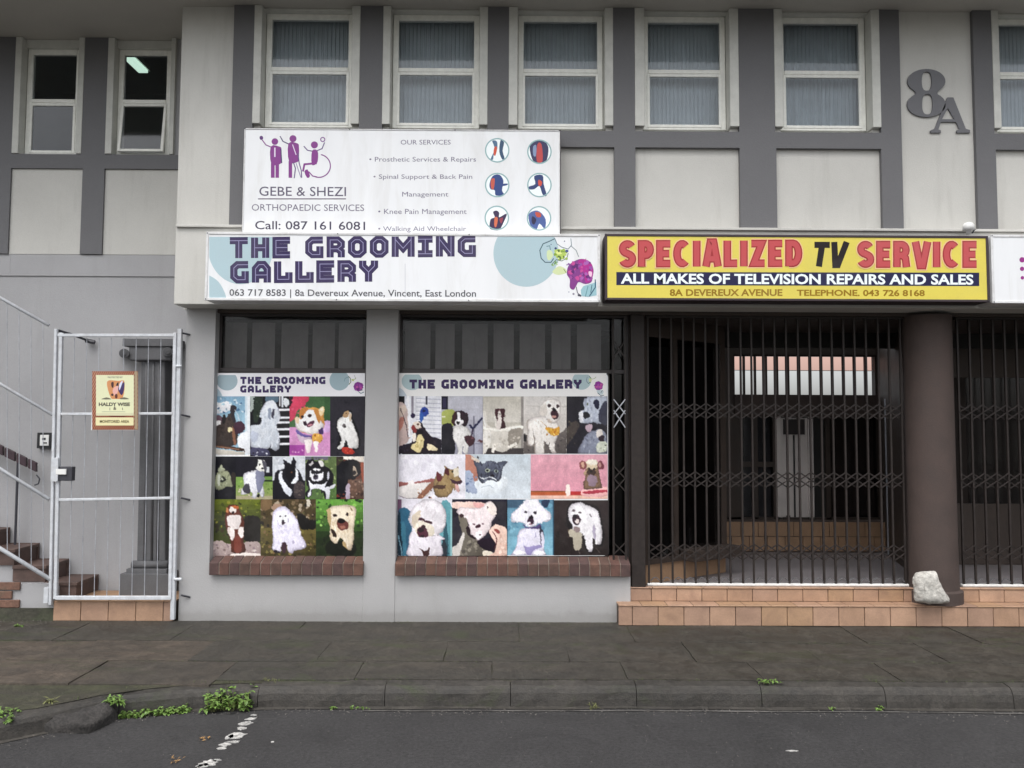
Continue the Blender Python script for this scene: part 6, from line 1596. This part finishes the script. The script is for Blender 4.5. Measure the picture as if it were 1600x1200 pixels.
# gutter seam and silt
def strip(pts0, pts1, z, name, m_, parent=None, **kw):
    vs = []; n = len(pts0)
    for a_, b_ in zip(pts0, pts1): vs += [(a_[0], a_[1], z), (b_[0], b_[1], z)]
    return MB().add(vs, [(i*2, i*2+2, i*2+3, i*2+1) for i in range(n-1)]).build(name, m_, parent, **kw)
m_silt = paving_mat('gutter silt', (.04,.036,.032), (.06,.054,.046), .3)
xg = [-5+.12*i for i in range(95)]
strip([(x, kerb_y(x)-.045-.02*noise.noise(Vector((x*2,0,0)))) for x in xg], [(x, kerb_y(x)+.01) for x in xg], ZR+.004, 'gutter_silt', m_silt, None, kind='structure')
m_pale = mat('pale seam grit', (.085,.08,.075), .85, .5, 9, .3, 40)
xg2 = [-.9+.06*i for i in range(90)]
strip([(x, kerb_y(x)-.085-.012*noise.noise(Vector((x*3,5,0)))) for x in xg2], [(x, kerb_y(x)-.066+.010*noise.noise(Vector((x*4,0,0)))) for x in xg2], ZR+.0045, 'gutter_seam', m_pale, None, kind='structure')

# broken lump of asphalt at the kerb
lp = [(104,1154),(106,1125),(118,1108),(150,1100),(200,1093)]
cxy = G(88, 1150, ZR)
lump = MB()
vs, fs = [], []
NU, NV = 28, 9
for j in range(NV+1):
    ph = j/NV*math.pi/2
    for i in range(NU):
        t = 2*math.pi*i/NU
        q = Vector((cxy.x + .225*math.cos(t)*math.cos(ph)**.6, cxy.y+.22 + .20*math.sin(t)*math.cos(ph)**.6, ZR-.02+.125*math.sin(ph)**.7))
        q += noise.noise_vector(q*6)*.05 + noise.noise_vector(q*20)*.022
        vs.append(tuple(q))
for j in range(NV):
    for i in range(NU): fs.append((j*NU+i, j*NU+(i+1)%NU, (j+1)*NU+(i+1)%NU, (j+1)*NU+i))
fs.append(tuple(range(NV*NU, (NV+1)*NU)))
o = MB().add(vs, fs).build('asphalt_lump', mat('dark asphalt lump', (.034,.031,.029), .9, .4, 16, .5, 70, 1.0, 45), None, smooth=True)
tag(o, 'dark rounded lump of asphalt at the broken kerb on the left', 'lump')

# worn white paint marks on the road
m_wp = mat('worn white road paint', (.42,.41,.39), .75, .5, 30, .3, 90, stain=(.10,.10,.10), stain_amt=.95, stain_scale=40)
rm = empty('road_marking', G(360, 1150, ZR), 'broken trail of worn white paint flakes on the asphalt near the weeds', 'road marking')
def flake(px, py, rx, ry, rot, seed):
    c = G(px, py, ZR); rr = random.Random(seed); pts = []
    for i in range(16):
        t = 2*math.pi*i/16; k = rr.uniform(.6, 1.15)
        x, y = rx*k*math.cos(t), ry*k*math.sin(t)
        pts.append((c.x + x*math.cos(rot)-y*math.sin(rot), c.y + x*math.sin(rot)+y*math.cos(rot)))
    MB().prismz(pts, ZR+.001, ZR+.0045).build('paint_flake', m_wp, rm)
for i, (px, py, rx, ry, rt) in enumerate([(392,1124,.035,.022,.3),(385,1131,.05,.03,.2),(378,1139,.03,.03,.5),(370,1150,.062,.05,.1),(358,1152,.03,.035,.4),(363,1160,.05,.02,.2),(352,1164,.035,.03,.6),(345,1170,.03,.02,.3),(327,1193,.05,.045,.2),(318,1197,.035,.03,.1),(338,1189,.025,.018,.4),(426,1160,.010,.010,0),(312,1198,.02,.02,0),(1238,1174,.035,.008,0),(396,1118,.02,.012,0)]):
    flake(px, py, rx, ry, rt, i+40)
m_or = mat('orange leaf', (.30,.17,.06), .7, .4, 60)
for i, (px, py) in enumerate(((318,1156),(274,1190))):
    c = G(px, py, ZR); mb = MB(); rr = random.Random(i+5)
    for k in range(16):
        t = rr.uniform(0, 6.28); d = rr.uniform(.0, .035); x, y = c.x+d*math.cos(t), c.y+d*math.sin(t); a_ = rr.uniform(0, 6.28); l = rr.uniform(.012, .03)
        z = ZR+.006
        mb.add([(x,y,z),(x+l*math.cos(a_),y+l*math.sin(a_),z+rr.uniform(0,.012)),(x+l*.6*math.cos(a_+.5),y+l*.6*math.sin(a_+.5),z+.006)], [(0,1,2)])
    o = mb.build('crushed_leaf', m_or, None, label=('orange crushed leaf left of the white paint flakes' , 'small orange crushed leaf nearest the bottom edge')[i], cat='dead leaf')

# litter piece among the weeds
c = G(317, 1100, ZR)
tag(MB().box(c.x-.025, c.x+.025, c.y-.015, c.y+.01, ZR+.005, ZR+.03).build('litter_scrap', mat('pale pink scrap', (.45,.30,.26), .6, .3, 40), None, bevel=.006), 'small pale pink scrap of litter beside the weeds in the gutter', 'litter')

# ---- weeds
def leafmesh(mb, base, dirv, L, wd, curl, rr):
    u = dirv.normalized(); s = u.cross(Vector((0,0,1)))
    s = s.normalized() if s.length > .01 else Vector((1,0,0))
    up = Vector((0,0,1)); pts = []
    prof = (.12, .75, 1.0, .72, .08)
    vs = []
    for k in range(5):
        t = k/4
        c = base + u*(L*t) + up*(-curl*L*t*t)
        w_ = wd*prof[k]/2
        vs += [c-s*w_+up*w_*.35, c, c+s*w_+up*w_*.35]
    fs = []
    for k in range(4):
        b_ = k*3; fs += [(b_, b_+1, b_+4, b_+3), (b_+1, b_+2, b_+5, b_+4)]
    mb.add(vs, fs)
def weed(px0, px1, py, z0, n, L, hgt, label, m_='leaf', seed=1, dep=.10, wdk=.45, group='weeds along the kerb', off=0.0, kerbside=False):
    rr = random.Random(seed)
    a_, b_ = G(px0, py, z0), G(px1, py, z0)
    mb = MB(); st_ = MB()
    if kerbside: a_.y = kerb_y(a_.x)-.03; b_.y = kerb_y(b_.x)-.03
    for _ in range(n):
        t = rr.random(); base = a_.lerp(b_, t) + Vector((0, rr.uniform(-dep/2, dep/2)+off, 0))
        h = hgt*(.12+.88*rr.random()**1.7)
        th = rr.uniform(0, 6.28); top = base + Vector((math.cos(th)*.3*h, math.sin(th)*.3*h, h))
        st_.tube(base, top, .0015, 3, cap=False)
        for k in range(rr.choice((2,3,4))):
            th = rr.uniform(0, 6.28); el = rr.uniform(.1, .9)
            d = Vector((math.cos(th)*math.cos(el), math.sin(th)*math.cos(el), math.sin(el)))
            leafmesh(mb, base.lerp(top, rr.uniform(.4, 1)), d, L*rr.uniform(.5, 1.2), L*wdk*rr.uniform(.7, 1.2), rr.uniform(.2, .8), rr)
    w_ = empty('weed', (a_+b_)/2, label, 'weed', group)
    mb.build('foliage', M[m_], w_, smooth=True); st_.build('stems', M['leaf2'], w_)
weed(340, 405, 1092, ZR+.01, 100, .045, .125, 'largest bright green weed clump growing against the kerb', seed=2, dep=.12, wdk=.6, kerbside=True)
weed(208, 310, 1101, ZR+.0, 150, .024, .04, 'low spreading mat of small leafed weeds in the gutter', seed=3, dep=.07, wdk=.9, kerbside=True)
weed(166, 190, 1098, -.04, 26, .05, .05, 'small spiky green weed on the kerb edge left of the low mat', seed=4, dep=.05, wdk=.28)
weed(-14, 30, 1124, -.05, 60, .035, .07, 'yellowish green weed clump at the left edge of the pavement', seed=5, dep=.14, wdk=.6)
weed(75, 84, 1100, -.02, 10, .05, .05, 'thin dry grass tuft above the asphalt lump', 'leaf2', seed=6, dep=.03, wdk=.15)
weed(1187, 1220, 1067, -.0, 16, .035, .022, 'pale green weed flat on the kerb top under the sliding grille', seed=7, dep=.05, wdk=.3)
weed(1352, 1360, 1096, ZR+.0, 9, .028, .03, 'tiny pale weed in the gutter below the round column', seed=8, dep=.02, wdk=.5, kerbside=True)
weed(1283, 1290, 1098, ZR+.0, 7, .022, .022, 'tiniest green weed in the gutter left of the pale one', seed=9, dep=.02, wdk=.5, kerbside=True)
weed(918, 932, 1096, ZR+.0, 9, .035, .035, 'wispy olive weed at the kerb below the poster window', 'leaf2', seed=10, dep=.02, wdk=.14, kerbside=True)
weed(520, 527, 1102, ZR+.0, 7, .02, .015, 'first small pale weed in the gutter right of the big clump', seed=11, dep=.02, wdk=.7, kerbside=True)
weed(552, 584, 1101, ZR+.0, 14, .02, .012, 'pair of flat pale weeds in the gutter before the kerb joint', seed=12, dep=.02, wdk=.7, kerbside=True)
weed(408, 430, 1064, -.0, 9, .03, .02, 'faint olive grass wisp on the pavement behind the big clump', 'leaf2', seed=13, dep=.05, wdk=.15)
weed(24, 38, 979, -.0, 12, .025, .02, 'small bright weed beside the mossy footing of the stairs', seed=14, dep=.03, wdk=.6)
# moss and short grass in the joints
mb = MB(); rr = random.Random(77)
def tufts(xa, xb, y, n, L=.012, spread=.012):
    for _ in range(n):
        x = rr.uniform(xa, xb); c = noise.noise(Vector((x*2.3, y*3, 0)))
        if c < -.05: continue
        b_ = Vector((x, y+rr.gauss(0, spread), -.012)); th = rr.uniform(0, 6.28)
        d = Vector((math.cos(th)*.6, math.sin(th)*.6, 1)).normalized(); l = L*rr.uniform(.5, 1.8); s = Vector((math.sin(th), -math.cos(th), 0))*.0022
        mb.add([b_-s, b_+s, b_+d*l+s*.3, b_+d*l-s*.3], [(0,1,2,3)])
for y in YR0[1:3]: tufts(-5, 5.5, y, 1100)
tufts(-5, 4.8, 6.90, 1500, .012, .02)
for i in range(14): 
    xx = -6.2+.9*i; tufts(xx, xx, 6.6, 0)
for x in xg[::1]:
    if rr.random() < .55:
        for _ in range(9):
            b_ = Vector((x+rr.uniform(-.06,.06), kerb_y(x)+KW+rr.gauss(0,.008), -.01)); th = rr.uniform(0, 6.28)
            d = Vector((math.cos(th)*.6, math.sin(th)*.6, 1)).normalized(); l = .016*rr.uniform(.5, 1.5); s = Vector((math.sin(th), -math.cos(th), 0))*.002
            mb.add([b_-s, b_+s, b_+d*l+s*.3, b_+d*l-s*.3], [(0,1,2,3)])
mb.build('joint_grass', mat('joint moss', (.075,.10,.03), .8, .4, 20), None, kind='stuff')
# grit and crumbs in the gutter and at the foot of the wall
mb = MB()
def crumb(x, y, z, s):
    t = rr.uniform(0, 3); c_, s_ = math.cos(t)*s, math.sin(t)*s
    mb.add([(x+c_,y+s_,z),(x-s_,y+c_,z),(x-c_,y-s_,z),(x+s_,y-c_,z),(x+c_*.3,y,z+s*.9)], [(0,1,4),(1,2,4),(2,3,4),(3,0,4)])
for _ in range(1400):
    x = rr.uniform(-4.5, 5); crumb(x, kerb_y(x)-abs(rr.gauss(0, .08)), ZR+.001, rr.uniform(.002, .006))
for _ in range(900):
    crumb(rr.uniform(-5, 5), 6.93-abs(rr.gauss(0, .06)), -.0, rr.uniform(.002, .006))
for _ in range(700):
    x = rr.uniform(-4.5, 5); crumb(x, rr.uniform(3.2, kerb_y(x)), ZR+.001, rr.uniform(.0015, .004))
mb.build('grit', mat('grit', (.12,.11,.10), .9, .6, 60), None, kind='stuff')
for o in list(bpy.data.objects):
    if o.type == 'EMPTY' and o.get('label') is None: print('no label', o.name)
